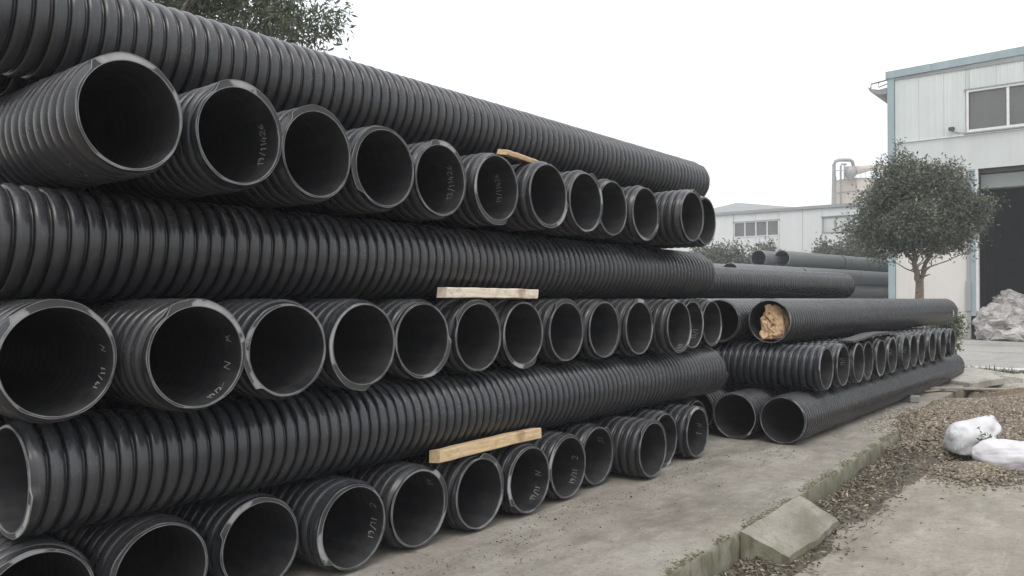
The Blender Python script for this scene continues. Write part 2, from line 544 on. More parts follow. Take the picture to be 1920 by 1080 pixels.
def pipe_meshes(name, L, Rc=.255, h=.029, wall=.004, pitch=.078, nphi=72, T=PT, Hh=PH, c0=1.2, width=1.7, mat='pipe', cap_h=.05):
    root = Rc - h
    rin = root - wall
    NPp = len(T)
    kmin, kmax = -NPp, int(math.ceil(L / pitch) + 2) * NPp
    ks = np.arange(kmin, kmax + 1)
    nk = len(ks)
    j = np.arange(nphi)
    phi = 2 * PI * j / nphi
    S = pitch * (ks // NPp + T[ks % NPp])[:, None] - pitch * (j / nphi)[None, :]
    S = np.clip(S, 0, L)
    P = np.broadcast_to(Hh[ks % NPp][:, None], S.shape)
    e = end_height(phi, c0, width)[None, :]
    def sm(x): x = np.clip(x, 0, 1); return x * x * (3 - 2 * x)
    wgt = sm(S / cap_h) * sm((L - S) / cap_h)
    # ribs differ a little from one to the next
    rr = 1 + .05 * np.sin(S * 9.1 + 2) * np.sin(S * 23.3)
    RR = root + h * (P * wgt * rr + (1 - wgt) * e)
    RR = RR * (1 + .006 * np.sin(2 * phi + .7)[None, :] + .003 * np.sin(3 * phi + S * .5))
    V = np.stack([S, RR * np.cos(phi)[None, :], RR * np.sin(phi)[None, :]], -1).reshape(-1, 3)
    ii = np.arange(nk - 1)
    a = (ii[:, None] * nphi + j[None, :])
    jn = (j + 1) % nphi
    shift = np.where(j == nphi - 1, NPp, 0)
    ia = ii[:, None] - shift[None, :]
    valid = ia >= 0
    bq = ia * nphi + jn[None, :]
    cq = (ia + 1) * nphi + jn[None, :]
    dq = (ii + 1)[:, None] * nphi + j[None, :]
    F = np.stack([a, bq, cq, dq], -1)[valid]
    sv = V[:, 0]
    fs = sv[F]
    keep = (fs.max(1) - fs.min(1)) > 1e-6
    F = F[keep]
    n0 = len(V)
    # inner wall
    xs = np.concatenate([[0, .01, .05, .12], np.linspace(.25, L - .1, 14), [L]])
    rx = rin * (1 + .006 * np.sin(2 * phi + .7))
    Vi = np.stack([np.broadcast_to(xs[:, None], (len(xs), nphi)), np.broadcast_to(rx * np.cos(phi), (len(xs), nphi)), np.broadcast_to(rx * np.sin(phi), (len(xs), nphi))], -1).reshape(-1, 3)
    i2 = np.arange(len(xs) - 1)
    a = n0 + i2[:, None] * nphi + j
    b_ = n0 + i2[:, None] * nphi + jn
    Fi = np.stack([a, a + nphi, b_ + nphi, b_], -1).reshape(-1, 4)
    V = np.concatenate([V, Vi]); Fa = np.concatenate([F, Fi])
    mi = np.concatenate([np.zeros(len(F)), np.ones(len(Fi))])
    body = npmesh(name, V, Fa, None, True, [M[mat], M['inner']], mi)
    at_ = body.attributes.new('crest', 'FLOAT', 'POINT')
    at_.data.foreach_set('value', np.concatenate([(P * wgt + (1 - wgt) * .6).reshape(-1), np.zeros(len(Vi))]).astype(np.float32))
    # sawn faces + a thin burr on each edge
    ro = (root + h * e[0]) * (1 + .006 * np.sin(2 * phi + .7))
    def ring(xa, r0, r1, xb=None):
        xb = xa if xb is None else xb
        v = np.concatenate([np.stack([np.full(nphi, xa), r0 * np.cos(phi), r0 * np.sin(phi)], -1), np.stack([np.full(nphi, xb), r1 * np.cos(phi), r1 * np.sin(phi)], -1)])
        f = np.stack([j, jn, jn + nphi, j + nphi], -1)
        return v, f
    faces = []
    for (xa, sgn) in ((0, -1), (L, 1)):
        Vc, Fc, mc, n = [], [], [], 0
        jag = .0026 * np.abs(np.sin(phi * 2.5 + 1)) * (np.sin(phi * 3 + c0) > -.2) + .0022 * rng.random(nphi)
        parts = [(ring(xa + sgn * .0005, rx - .001, ro + .0008), 0),
                 (ring(xa + sgn * .004, rx - .0012, rx + .0016 + jag * .3), 1), (ring(xa + sgn * .004, rx - .0012, rx - .0012, xa - sgn * .004), 1), (ring(xa + sgn * .004, rx + .0016 + jag * .3, rx + .0016, xa + sgn * .0005), 1),
                 (ring(xa + sgn * .003, ro - .0008 - jag * .3, ro + .0012), 1), (ring(xa + sgn * .003, ro + .0012, ro + .0012, xa - sgn * .003), 1)]
        for (v, f), q in parts:
            Vc.append(v); Fc.append(f + n); mc.append(np.full(len(f), q)); n += len(v)
        faces.append(npmesh(name + '_sawn_end', np.concatenate(Vc), np.concatenate(Fc), None, False, [M['cut'], M['lip']], np.concatenate(mc)))
    return body, faces, rin

LP = 7.3
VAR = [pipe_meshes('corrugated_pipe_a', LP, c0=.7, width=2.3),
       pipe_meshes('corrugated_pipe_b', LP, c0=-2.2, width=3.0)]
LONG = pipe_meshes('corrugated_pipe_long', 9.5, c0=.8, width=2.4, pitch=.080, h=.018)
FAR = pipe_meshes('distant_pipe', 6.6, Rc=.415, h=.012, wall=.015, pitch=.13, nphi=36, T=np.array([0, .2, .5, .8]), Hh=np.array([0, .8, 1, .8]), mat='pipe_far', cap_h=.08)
SHADOWS = {}

GLY = {'0': [[(.3, 0), (.05, .3), (.05, .7), (.3, 1), (.55, .7), (.55, .3), (.3, 0)]],
       '1': [[(.2, .8), (.35, 1), (.3, 0)]],
       '2': [[(.05, .8), (.25, 1), (.5, .8), (.45, .5), (.05, .05), (.3, .1), (.6, 0)]],
       '3': [[(.05, .9), (.35, 1), (.5, .8), (.25, .55), (.55, .3), (.3, 0), (.05, .1)]],
       '4': [[(.35, 1), (.05, .4), (.6, .45)], [(.45, .75), (.4, 0)]],
       '6': [[(.5, 1), (.15, .6), (.05, .25), (.3, 0), (.55, .25), (.3, .5), (.1, .35)]],
       '9': [[(.5, .8), (.25, 1), (.05, .75), (.3, .55), (.5, .8), (.45, .3), (.3, 0)]],
       '/': [[(.5, 1.15), (.05, -.15)]],
       'N': [[(.0, 0), (.12, .9), (.45, .15), (.6, 1)]],
       'M': [[(.0, 0), (.1, .9), (.3, .3), (.45, .9), (.65, 0)]],
       '-': [[(.05, .5), (.55, .55)]],
       'V': [[(0, 1), (.25, 0), (.5, 1)]]}

def chalk(parent, roll, text, theta, depth, size, rad, hw=.0018, radial=1., facing=True, seed=0):
    """text written by hand round the inside of a pipe: characters follow the circumference upwards"""
    rn = random.Random(seed + len(text) * 7)
    V, F = [], []
    u = 0
    for ch in text:
        if ch == ' ': u += size * .5; continue
        w_ = size * (.62 if ch not in '1/' else .45)
        dy = rn.uniform(-.12, .12) * size
        for st in GLY[ch]:
            pts = [(u + (px + rn.uniform(-.04, .04)) * size * .62 / .62, depth + dy + (py + rn.uniform(-.04, .04)) * size) for px, py in st]
            for (a, b) in zip(pts[:-1], pts[1:]):
                d = Vector((b[0] - a[0], b[1] - a[1]))
                if d.length < 1e-6: continue
                nn = Vector((-d.y, d.x)).normalized() * hw * rn.uniform(.7, 1.2)
                e_ = d.normalized() * hw * .6
                q = [(a[0] + nn.x - e_.x, a[1] + nn.y - e_.y), (b[0] + nn.x + e_.x, b[1] + nn.y + e_.y), (b[0] - nn.x + e_.x, b[1] - nn.y + e_.y), (a[0] - nn.x - e_.x, a[1] - nn.y - e_.y)]
                k = len(V)
                for (uu, vv) in q:
                    th = theta + uu / rad
                    y, z = (-math.cos(th) * rad, math.sin(th) * rad) if facing else (math.cos(th) * rad, math.sin(th) * rad)
                    # undo the pipe's own roll
                    cr, sr = math.cos(-roll), math.sin(-roll)
                    V.append((vv, y * cr - z * sr, y * sr + z * cr))
                F.append((k, k + 1, k + 2, k + 3))
        u += w_ * 1.15
    o = link('chalk_mark', mesh('chalk_mark', V, F, M['chalk']), parent)
    return o

ORD = ['first', 'second', 'third', 'fourth', 'fifth', 'sixth', 'seventh', 'eighth', 'ninth', 'tenth', 'eleventh', 'twelfth', 'thirteenth']
def put_pipe(meshes, loc, yaw, roll, scale=(1, 1, 1), tilt=0, name='corrugated_pipe'):
    o = link(name, meshes[0], None, loc, (roll, tilt, yaw), scale)
    link('sawn_end', meshes[1][0], o)
    link('sawn_end', meshes[1][1], o)
    return o

D = .51
rows = {
 4: (2.295, [1.59, 2.11, 2.64, 3.17, 3.71, 4.24, 4.755, 5.28, 5.795, 6.32, 6.835, 7.35],
     [3.32, 3.34, 3.45, 3.51, 3.58, 3.55, 3.49, 3.51, 3.58, 3.56, 3.36, 3.47]),
 2: (1.275, [1.37, 1.885, 2.41, 2.955, 3.53, 4.045, 4.60, 5.115, 5.63, 6.15, 6.665, 7.24, 7.83],
     [3.46, 3.31, 3.38, 3.44, 3.56, 3.55, 3.60, 3.58, 3.56, 3.53, 3.41, 3.56, 3.63]),
 0: (.255, [1.36, 1.88, 2.42, 2.935, 3.45, 3.965, 4.48, 4.995, 5.51, 6.025, 6.54, 7.055, 7.57],
     [3.62, 3.60, 3.62, 3.50, 3.51, 3.47, 3.45, 3.48, 3.55, 3.33, 3.49, 3.42, 3.68])}
rowname = {4: 'top row', 2: 'middle row', 0: 'bottom row'}
marks = {(4, 1): [('19/11426', -.52, .10, .045)], (4, 4): [('13/11426', -.50, .09, .05)], (4, 5): [('19/11426', -.35, .14, .045)],
         (2, 0): [('N', .12, .07, .045), ('19/11', -.66, .06, .038)],
         (2, 1): [('M', .25, .07, .045), ('N', -.35, .07, .06), ('19/2-', -1.15, .05, .035)],
         (2, 10): [('19/2', -1.3, .03, .04)], (2, 11): [('13/1', -.75, .05, .05)],
         (0, 3): [('2', .25, .06, .05), ('19/11', -.6, .06, .045)],
         (0, 4): [('19', .38, .07, .05)],
         (0, 6): [('N', -.1, .07, .055), ('19/11', -.98, .06, .042)],
         (0, 7): [('2', .05, .07, .055), ('19/11', -.85, .06, .045)],
         (0, 8): [('22', .3, .08, .045)], (0, 11): [('N', .1, .06, .05), ('1', -.3, .06, .06)]}
desc = {(4, 1): 'Black ribbed pipe with chalked date number, second from left in top row',
        (4, 0): 'Widest looking black ribbed pipe, leftmost in the top row of open ends',
        (4, 10): 'Black ribbed pipe sticking out second from the right in the top row',
        (4, 11): 'Black ribbed pipe last on the right in the top row, mostly hidden',
        (2, 1): 'Black ribbed pipe, second in middle row, with three chalk scribbles inside',
        (0, 5): 'Black ribbed pipe with a white dusty smear inside, sixth in bottom row',
        (0, 9): 'Black ribbed pipe jutting out furthest, tenth in the bottom row on the concrete',
        (0, 12): 'Black ribbed pipe set back at the far right of the bottom row',
        (0, 0): 'Black ribbed pipe at the bottom left corner, only its upper rim in view'}
for lay, (z, xs, ys) in rows.items():
    for i, (x, y) in enumerate(zip(xs, ys)):
        rn = random.Random(lay * 100 + i)
        roll = rn.uniform(0, 2 * PI)
        scl = (1, 1 - rn.uniform(0, .012), 1)
        yaw = PI / 2 + R(rn.uniform(-.25, .25))
        if lay == 4 and i < 3:
            roll = PI * (i % 2) + .15; scl = (1, .955, 1.012); yaw = PI / 2
        if lay == 2 and i < 2:
            roll = .1 + PI * i; scl = (1, .99, 1.0)
        o = put_pipe(VAR[(i * 7 + lay) % 2 if rn.random() < .8 else 1], (x, y, z), yaw, roll, scl)
        lab = desc.get((lay, i)) or 'Black ribbed pipe, %s open end from left in %s%s' % (ORD[i], rowname[lay], ', chalk marked' if (lay, i) in marks else '')
        tag(o, lab, 'plastic pipe', 'pipes with open ends towards the yard in the near stack')
        for q, (txt, th, dep, size) in enumerate(marks.get((lay, i), [])):
            chalk(o, roll, txt, th, dep, size, VAR[0][2] - .0025, seed=lay * 50 + i * 3 + q)
        if (lay, i) == (0, 5):   # dusty smear
            V, F = [], []
            for q in range(46):
                th = random.gauss(-.02, .16); dp = abs(random.gauss(.05, .03)) + .01; s_ = random.uniform(.003, .010)
                k = len(V)
                for a_ in range(6):
                    tt = th + s_ * math.cos(a_ * PI / 3) / .22 * random.uniform(.6, 1.2); dd = dp + s_ * math.sin(a_ * PI / 3) * random.uniform(.6, 1.2)
                    y_, z_ = -math.cos(tt) * .2255, math.sin(tt) * .2255
                    cr, sr = math.cos(-roll), math.sin(-roll)
                    V.append((dd, y_ * cr - z_ * sr, y_ * sr + z_ * cr))
                F.append(tuple(range(k, k + 6)))
            link('dust_smear', mesh('dust_smear', V, F, simple('pale_dust', (.26, .255, .25), .95)), o)

# long pipes lying along the stack
lng = [(1, .765, 3.78, 1.30, .918, 'Long black ribbed pipe lying across the bottom row, its left end open'),
       (3, 1.779, 3.92, 1.15, .94, 'Long black ribbed pipe lying between the middle and top rows of ends'),
       (5, 2.805, 4.07, 1.20, .958, 'Long black ribbed pipe lying on top of the whole near stack')]
for n_, z, y, x, sx, lab in lng:
    for k, yy in enumerate([0, .52, 1.045, 1.57, 2.09, 2.61, 5.9]):
        rn = random.Random(n_ * 10 + k)
        o = put_pipe(VAR[k % 2], (x + (0 if k == 0 else rn.uniform(-.12, -.02)), y + yy, z), R(rn.uniform(-.1, .1)), rn.uniform(0, 6), (sx, 1, 1))
        lab_k = lab if k == 0 else ['', 'Long black pipe just behind the front one on layer %s of the near stack', 'Long black pipe third from the front on layer %s of near stack', 'Long black pipe fourth from the front on layer %s of near stack', 'Long black pipe fifth from the front on layer %s of near stack', 'Long black pipe sixth from the front on layer %s of near stack', 'Long black pipe at the back of layer %s of the near stack'][k] % {1: 'two', 3: 'four', 5: 'six'}[n_]
        tag(o, lab_k, 'plastic pipe', 'long pipes laid crosswise in the near stack')

# ---- second stack, further along the platform
a1x = [8.97, 9.50, 10.04, 10.58, 11.11, 11.64, 12.25, 12.89, 13.50, 14.15, 14.85, 15.55]
a1y = [2.82, 2.80, 2.78, 2.82, 2.80, 2.79, 2.76, 2.80, 2.82, 2.80, 2.78, 2.76]
for i, (x, y) in enumerate(zip(a1x, a1y)):
    rn = random.Random(900 + i)
    roll = rn.uniform(0, 6)
    o = put_pipe(VAR[i % 2], (x, y, .765), PI / 2 + R(rn.uniform(-.2, .2)), roll, (1, .985 + .01 * (i % 2), 1))
    tag(o, 'Black ribbed pipe, %s open end from the left in the second stack behind' % ORD[i], 'plastic pipe', 'pipes with open ends in the row of the second stack')
    if i in (1, 5, 6): chalk(o, roll, '19/1', -.1, .05, .045, VAR[0][2] - .0025, seed=i)
a0 = [(8.32, 3.07, 'Black pipe lying on the platform, front open end of the second stack'),
      (8.32, 3.60, 'Black pipe on the platform, open end left of the front one, second stack'),
      (8.42, 4.125, 'Black pipe on the platform in the dark gap beside the near stack'),
      (8.40, 8.6, 'Black pipe supporting the back of the second stack')]
for i, (x, y, lab) in enumerate(a0):
    o = put_pipe(LONG, (x, y, .255), R(.0), 1.1 + i * 2, (.915, 1, 1))
    tag(o, lab, 'plastic pipe', 'pipes along the bottom of the second stack')
a2 = [(8.80, 3.39, 1, 'Black pipe with crumpled brown paper stuffed in its open end'),
      (8.74, 3.96, 1, 'Black pipe open end just left of the paper stuffed one'),
      (8.85, 4.49, .98, 'Black pipe third back on top of the second stack'),
      (8.85, 5.02, .98, 'Black pipe fourth back on top of the second stack'),
      (8.85, 5.55, .98, 'Black pipe fifth back on top of the second stack'),
      (8.85, 6.08, .98, 'Black pipe sixth back on top of the second stack')]
for i, (x, y, sx, lab) in enumerate(a2):
    o = put_pipe(LONG, (x, y, 1.275), R(.0), .4 + i * 1.7, (sx * .995, 1, 1))
    tag(o, lab, 'plastic pipe', 'pipes along the top of the second stack')
    if i == 0:
        for q in range(3):
            mk = chalk(o, .4, 'MM', 3.0 + q * .10, 8.9 + q * .05, .07, .262, hw=.005, facing=False, seed=q + 2)
            mk.data.materials[0] = simple('white_spray_mark', (.55, .56, .56), .8)
o = put_pipe(VAR[1], (9.30, 5.83, 1.785), R(-6.9), 2., (1.03, 1, 1))
tag(o, 'Black ribbed pipe lying skew behind the near stack on the second stack', 'plastic pipe')

# ---- distant stack beside the shed
ya = R(-6.9)
dx, dy = math.cos(ya), math.sin(ya)
far_rows = [(4, 39.6, 14.6, 2), (3, 33.7, 14.75, 3), (2, 37.2, 14.4, 3), (1, 34.5, 14.7, 3), (0, 35.5, 14.6, 3)]
cnt = 0
for (rw, x0, y0, n_) in far_rows:
    for back in range(2):
        for k in range(n_):
            rn = random.Random(rw * 31 + k + back * 7)
            bx_ = x0 - (1.0 if back else 0) + k * 6.68 * dx - back * dy * .85
            by_ = y0 + k * 6.68 * dy + back * dx * .85
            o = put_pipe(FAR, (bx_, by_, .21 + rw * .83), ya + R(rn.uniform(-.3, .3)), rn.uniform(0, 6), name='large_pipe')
            tag(o, 'Distant grey pipe, %s tier down, %s line, %s along' % (ORD[4 - rw], 'rear' if back else 'front', ORD[k]), 'plastic pipe', 'large pipes in the distant stack by the shed')
            # coupling collar at its near end
            mb = MB()
            n = 36
            for (r0, r1) in ((.425, .425),):
                v = [(-.03, .427 * math.cos(2 * PI * q / n), .427 * math.sin(2 * PI * q / n)) for q in range(n)] + [(.09, .427 * math.cos(2 * PI * q / n), .427 * math.sin(2 * PI * q / n)) for q in range(n)]
                v += [(-.03, .40 * math.cos(2 * PI * q / n), .40 * math.sin(2 * PI * q / n)) for q in range(n)]
                f = [(q, (q + 1) % n, n + (q + 1) % n, n + q) for q in range(n)] + [(2 * n + q, 2 * n + (q + 1) % n, (q + 1) % n, q) for q in range(n)]
            if cnt == 0: collar_me = mesh('pipe_collar', v, f, M['lip'], True)
            link('collar', collar_me, o)
            cnt += 1

# ------------------------------------------------------------------ ground
LOW = -.215
def grid_sheet(name, xs, ys, zf, mat, smooth=True):
    X, Y = np.meshgrid(xs, ys, indexing='ij')
    Z = zf(X, Y)
    V = np.stack([X, Y, Z], -1).reshape(-1, 3)
    nx, ny = len(xs), len(ys)
    i = np.arange(nx - 1)[:, None]; jj = np.arange(ny - 1)[None, :]
    a = i * ny + jj
    F = np.stack([a, a + ny, a + ny + 1, a + 1], -1).reshape(-1, 4)
    return npmesh(name, V, F, mat, smooth)

def fbm(X, Y, seed=0, octs=4, base=1.):
    r_ = np.random.default_rng(seed)
    Z = np.zeros_like(X)
    for o_ in range(octs):
        for _ in range(5):
            a = r_.uniform(0, 2 * PI); p = r_.uniform(0, 2 * PI)
            k = base * 2 ** o_ * r_.uniform(.7, 1.4)
            Z = Z + np.sin((X * math.cos(a) + Y * math.sin(a)) * k + p + np.sin(X * k * .37 + p * 2)) * .5 ** o_ / 5
    return Z

g = link('ground', grid_sheet('ground', np.array([-400, -60, -10, 0, 10, 22, 60, 400.]), np.array([-400, -60, -10, 0, 10, 60, 400.]), lambda X, Y: X * 0 + LOW - .02, M['road']))
tag(g, kind='structure')
yx = np.linspace(-6, 22.2, 140); yy = np.linspace(-9, 1.9, 70)
def yard_edge(x): return 1.80 + .045 * np.sin(x * 2.3) + .05 * np.sin(x * 5.1 + 1) + .03 * np.sin(x * 13) + np.clip(x - 6, 0, 3) * .09
V = []
X, U = np.meshgrid(yx, np.linspace(0, 1, 60), indexing='ij')
Y = -9 + (yard_edge(X) + 9) * U ** .6
Z = LOW + .006 * fbm(X, Y, 3, 3, 1.2)
nx, ny = X.shape
i = np.arange(nx - 1)[:, None]; jj = np.arange(ny - 1)[None, :]
a = i * ny + jj
F = np.stack([a, a + ny, a + ny + 1, a + 1], -1).reshape(-1, 4)
yard = link('yard_pavement', npmesh('yard_pavement', np.stack([X, Y, Z], -1).reshape(-1, 3), F, M['yard'], True))
tag(yard, kind='structure')

# dirt strip between the yard and the platform
dx_ = np.linspace(-6, 22.2, 560); dy_ = np.linspace(1.4, 2.5, 40)
def dirtz(X, Y):
    h = fbm(X * 3, Y * 3, 11, 4, 2.)
    rise = np.clip((Y - 1.72) / .35, 0, 1)
    return LOW - .02 + (.045 + .05 * np.clip((X - 6) / 3, 0, 1)) * rise + .04 * h * rise
dirt = link('dirt_strip', grid_sheet('dirt_strip', dx_, dy_, dirtz, M['dirt']))
tag(dirt, kind='structure')
verge = link('dirt_verge', grid_sheet('dirt_verge', np.linspace(13, 22.2, 90), np.linspace(-4, 4.5, 80), lambda X, Y: LOW + .005 + .04 * (fbm(X, Y, 5, 4, 1.8) + .3), M['dirt']))
tag(verge, kind='structure')

# raised concrete platform with a chipped edge
def slab_edge(x):
    x = np.asarray(x, dtype=float)
    return np.interp(x, [-6, 3, 5.05, 6.3, 8, 9.6, 10.2, 10.45, 24], [2.10, 2.115, 2.155, 2.195, 2.26, 2.33, 2.37, 2.5, 2.9])
sx = np.concatenate([np.linspace(-6, 2.5, 30), np.linspace(2.55, 10.9, 420), np.linspace(11, 17.9, 50)])
e = slab_edge(sx)
chip = np.zeros_like(sx)
for _ in range(46):
    c_ = rng.uniform(2.6, 10.6); wd = rng.uniform(.02, .12); dp = rng.uniform(.006, .03)
    chip = np.maximum(chip, dp * np.clip(1 - np.abs(sx - c_) / wd, 0, 1) ** .6)
chip += .004 * rng.random(len(sx))
chip = np.where((sx > 9.3) & (sx < 10.5), chip + .03 * np.abs(np.sin(sx * 17)) + .015 * rng.random(len(sx)), chip)
def prof(k):   # from platform top back to bottom of face
    return [(e + .9 * 0 + chip * 1.0 + .02, 0 * e - .0015), (e + chip * .95, -.004 - chip * .35), (e + chip * .35 - .002, -.022 - chip * .9), (e + .004 * np.sin(sx * 31), -.075 + 0 * e), (e - .006 + .012 * np.abs(np.sin(sx * 7.7)) * rng.random(len(sx)), -.15 + 0 * e), (e + .008, -.30 + 0 * e)]
cols = []
for t_ in [0., .2, .45, .62, .74, .83, .90, .95, .98]:
    yb = 11.5 + (e + .06 - 11.5) * t_
    cols.append((yb, .0025 * fbm(sx * 2, yb * 2, 8, 3, 1.5)))
cols += prof(0)
ys_ = np.stack([c[0] for c in cols], 1); zs_ = np.stack([c[1] + 0 * sx for c in cols], 1)
V = np.stack([np.broadcast_to(sx[:, None], ys_.shape), ys_, zs_], -1)
nx, ny = ys_.shape
i = np.arange(nx - 1)[:, None]; jj = np.arange(ny - 1)[None, :]
a = i * ny + jj
F = np.stack([a, a + 1, a + ny + 1, a + ny], -1).reshape(-1, 4)
slab = link('concrete_platform', npmesh('concrete_platform', V.reshape(-1, 3), F, M['slab'], False))
tag(slab, kind='structure')

# tilted wedge that ramps down from the platform edge
def wedge():
    n = 14
    top, bot = [], []
    V, F = [], []
    for i in range(n + 1):
        u = i / n
        xt = 5.06 + 1.23 * u
        yt = slab_edge(xt) - .006
        xb = 5.19 + 1.10 * u
        yb = 1.875 + .02 * u + .006 * math.sin(u * 9) + .005 * math.sin(u * 23) - .012 * math.sin(u * PI)
        for k in range(7):
            s_ = k / 6
            zz = -.004 - .146 * s_ ** 1.05 + .004 * math.sin(u * 11 + k * 2)
            V.append((xt + (xb - xt) * s_, yt + (yb - yt) * s_, zz))
        V.append((xb, yb - .003, -.19)); V.append((xb, yb + .03, -.29)); V.append((xt, yt, -.29))
    m = 10
    for i in range(n):
        for k in range(m):
            k2 = (k + 1) % m
            F.append((i * m + k, i * m + k2, (i + 1) * m + k2, (i + 1) * m + k))
    F.append(tuple(range(m - 1, -1, -1))); F.append(tuple(n * m + k for k in range(m)))
    o = link('ramp_wedge', mesh('ramp_wedge', V, F, M['slab']))
    tag(o, 'Sloping concrete wedge leaning down from the platform edge to the yard', 'ramp')
wedge()

# ---- stones, crumbs and litter
def ico_variants(n, seed):
    r_ = np.random.default_rng(seed)
    t_ = (1 + 5 ** .5) / 2
    v = np.array([(-1, t_, 0), (1, t_, 0), (-1, -t_, 0), (1, -t_, 0), (0, -1, t_), (0, 1, t_), (0, -1, -t_), (0, 1, -t_), (t_, 0, -1), (t_, 0, 1), (-t_, 0, -1), (-t_, 0, 1)]) / 1.902
    f = np.array([(0, 11, 5), (0, 5, 1), (0, 1, 7), (0, 7, 10), (0, 10, 11), (1, 5, 9), (5, 11, 4), (11, 10, 2), (10, 7, 6), (7, 1, 8), (3, 9, 4), (3, 4, 2), (3, 2, 6), (3, 6, 8), (3, 8, 9), (4, 9, 5), (2, 4, 11), (6, 2, 10), (8, 6, 7), (9, 8, 1)])
    return v, f

def stones(name, P, size, mat, seed, flat=.6, label=None, smooth=False):
    r_ = np.random.default_rng(seed)
    v, f = ico_variants(1, seed)
    n = len(P)
    sc_ = size[:, None] * r_.uniform(.7, 1.3, (n, 3)); sc_[:, 2] *= flat
    A = r_.uniform(0, 2 * PI, n); B = r_.uniform(-.5, .5, n)
    VV = v[None] * sc_[:, None, :] * r_.uniform(.82, 1.15, (n, 12, 1))
    cb, sb = np.cos(B)[:, None], np.sin(B)[:, None]
    y, z = VV[..., 1] * cb - VV[..., 2] * sb, VV[..., 1] * sb + VV[..., 2] * cb
    ca, sa = np.cos(A)[:, None], np.sin(A)[:, None]
    x, y = VV[..., 0] * ca - y * sa, VV[..., 0] * sa + y * ca
    V = np.stack([x, y, z], -1) + P[:, None, :]
    F = f[None] + (np.arange(n) * 12)[:, None, None]
    o = link(name, npmesh(name, V.reshape(-1, 3), F.reshape(-1, 3), mat, smooth))
    tag(o, label, kind='stuff')
    return o

def heap_h(X, Y):
    # spread of gravel that climbs over the end of the platform
    A_ = X * .628 - Y * .778; B_ = X * .778 + Y * .628
    n_ = fbm(X, Y, 21, 4, 2.2)
    aL = np.interp(B_, [7.7, 8.4, 9.05, 10.2, 11.8, 13], [4.9, 4.55, 4.25, 4.75, 5.95, 7.0])
    side = np.clip((A_ - aL + .08 * n_) / .55, 0, 1)
    front = np.clip((B_ - 8.0 + .1 * n_) / 2.2, 0, 1)
    back = np.clip((12.4 - B_ + .15 * n_) / 1.0, 0, 1)
    up_ = front ** .8 * (side * (2 - side)) ** .8 * (back * (2 - back))
    return LOW - .03 + .34 * up_ + .025 * n_ * np.minimum(1, up_ * 4)
hs = link('gravel_bed', grid_sheet('gravel_bed', np.linspace(8.2, 17, 150), np.linspace(-4, 3.6, 130), lambda X, Y: np.where(heap_h(X, Y) > LOW + .012, heap_h(X, Y) - .014, LOW - .05), M['dirt']))
tag(hs, 'Brown gravel spread beside the platform under the loose stones', kind='stuff')
def spread(n, x0, x1, y0, y1, seed):
    r_ = np.random.default_rng(seed)
    return r_.uniform(x0, x1, n), r_.uniform(y0, y1, n), r_
X, Y, r_ = spread(90000, 8.3, 15.6, -3.0, 3.3, 4)
H = heap_h(X, Y)
k = (H > LOW + .006 + .012 * fbm(X, Y, 40, 3, 5.)) & ((Y < slab_edge(X)) | (H > .0)) & (X * .628 - Y * .778 < (X * .778 + Y * .628) * .72)
X, Y, H = X[k], Y[k], H[k]
stones('gravel', np.stack([X, Y, H + .001], -1), r_.uniform(.010, .023, len(X)) * (1 + .35 * (r_.random(len(X)) > .93)), M['gravel'], 5, .8, 'Heap of brown river gravel on the yard beside the platform end', True)
# a spill near the sacks and loose stones on the yard
n = 2600
th = rng.uniform(0, 2 * PI, n); rr_ = np.abs(rng.normal(0, .38, n))
X = 9.05 + rr_ * np.cos(th) * 1.1; Y = 1.42 + rr_ * np.sin(th) * .75
hh = LOW + .10 * np.exp(-(((X - 9.15) / .4) ** 2 + ((Y - 1.4) / .3) ** 2))
stones('spilled_gravel', np.stack([X, Y, hh], -1), rng.uniform(.008, .02, n), M['gravel'], 6, .75, 'Small spill of yellowish gravel in front of the white sacks', True)
n = 480
X = rng.uniform(9.7, 12.2, n); Y = slab_edge(X) + np.abs(rng.normal(.02, .16, n))
stones('pale_stone_chips', np.stack([X, Y, X * 0 + .006], -1), rng.uniform(.006, .017, n), M['chips'], 7, .6, 'Pale stone chips scattered on the platform edge by the gravel')
# crumbs on the platform below the pipe ends
n = 1100
X = rng.uniform(2.2, 9.5, n); Y = 3.38 - np.abs(rng.gamma(1.3, .17, n)) + .1 * np.sin(X * 3)
k = Y > 2.3
X, Y = X[k], Y[k]
stones('soil_crumbs', np.stack([X, Y, X * 0 + .003], -1), rng.uniform(.0015, .006, len(X)) * (1 + (rng.random(len(X)) > .96)), M['crumb'], 8, .6, 'Dark soil crumbs scattered on the platform below the pipe ends')
n = 6000
X = rng.uniform(2.6, 9.9, n); Y = slab_edge(X) - np.minimum(np.abs(rng.gamma(1.6, .10, n)), .2 + .22 * rng.random(n)) - .01
stones('rubble_crumbs', np.stack([X, Y, np.maximum(dirtz(X, Y), LOW) + .004], -1), rng.uniform(.002, .011, n), M['crumb'], 9, .6, 'Soil and rubble crumbs along the foot of the platform edge')

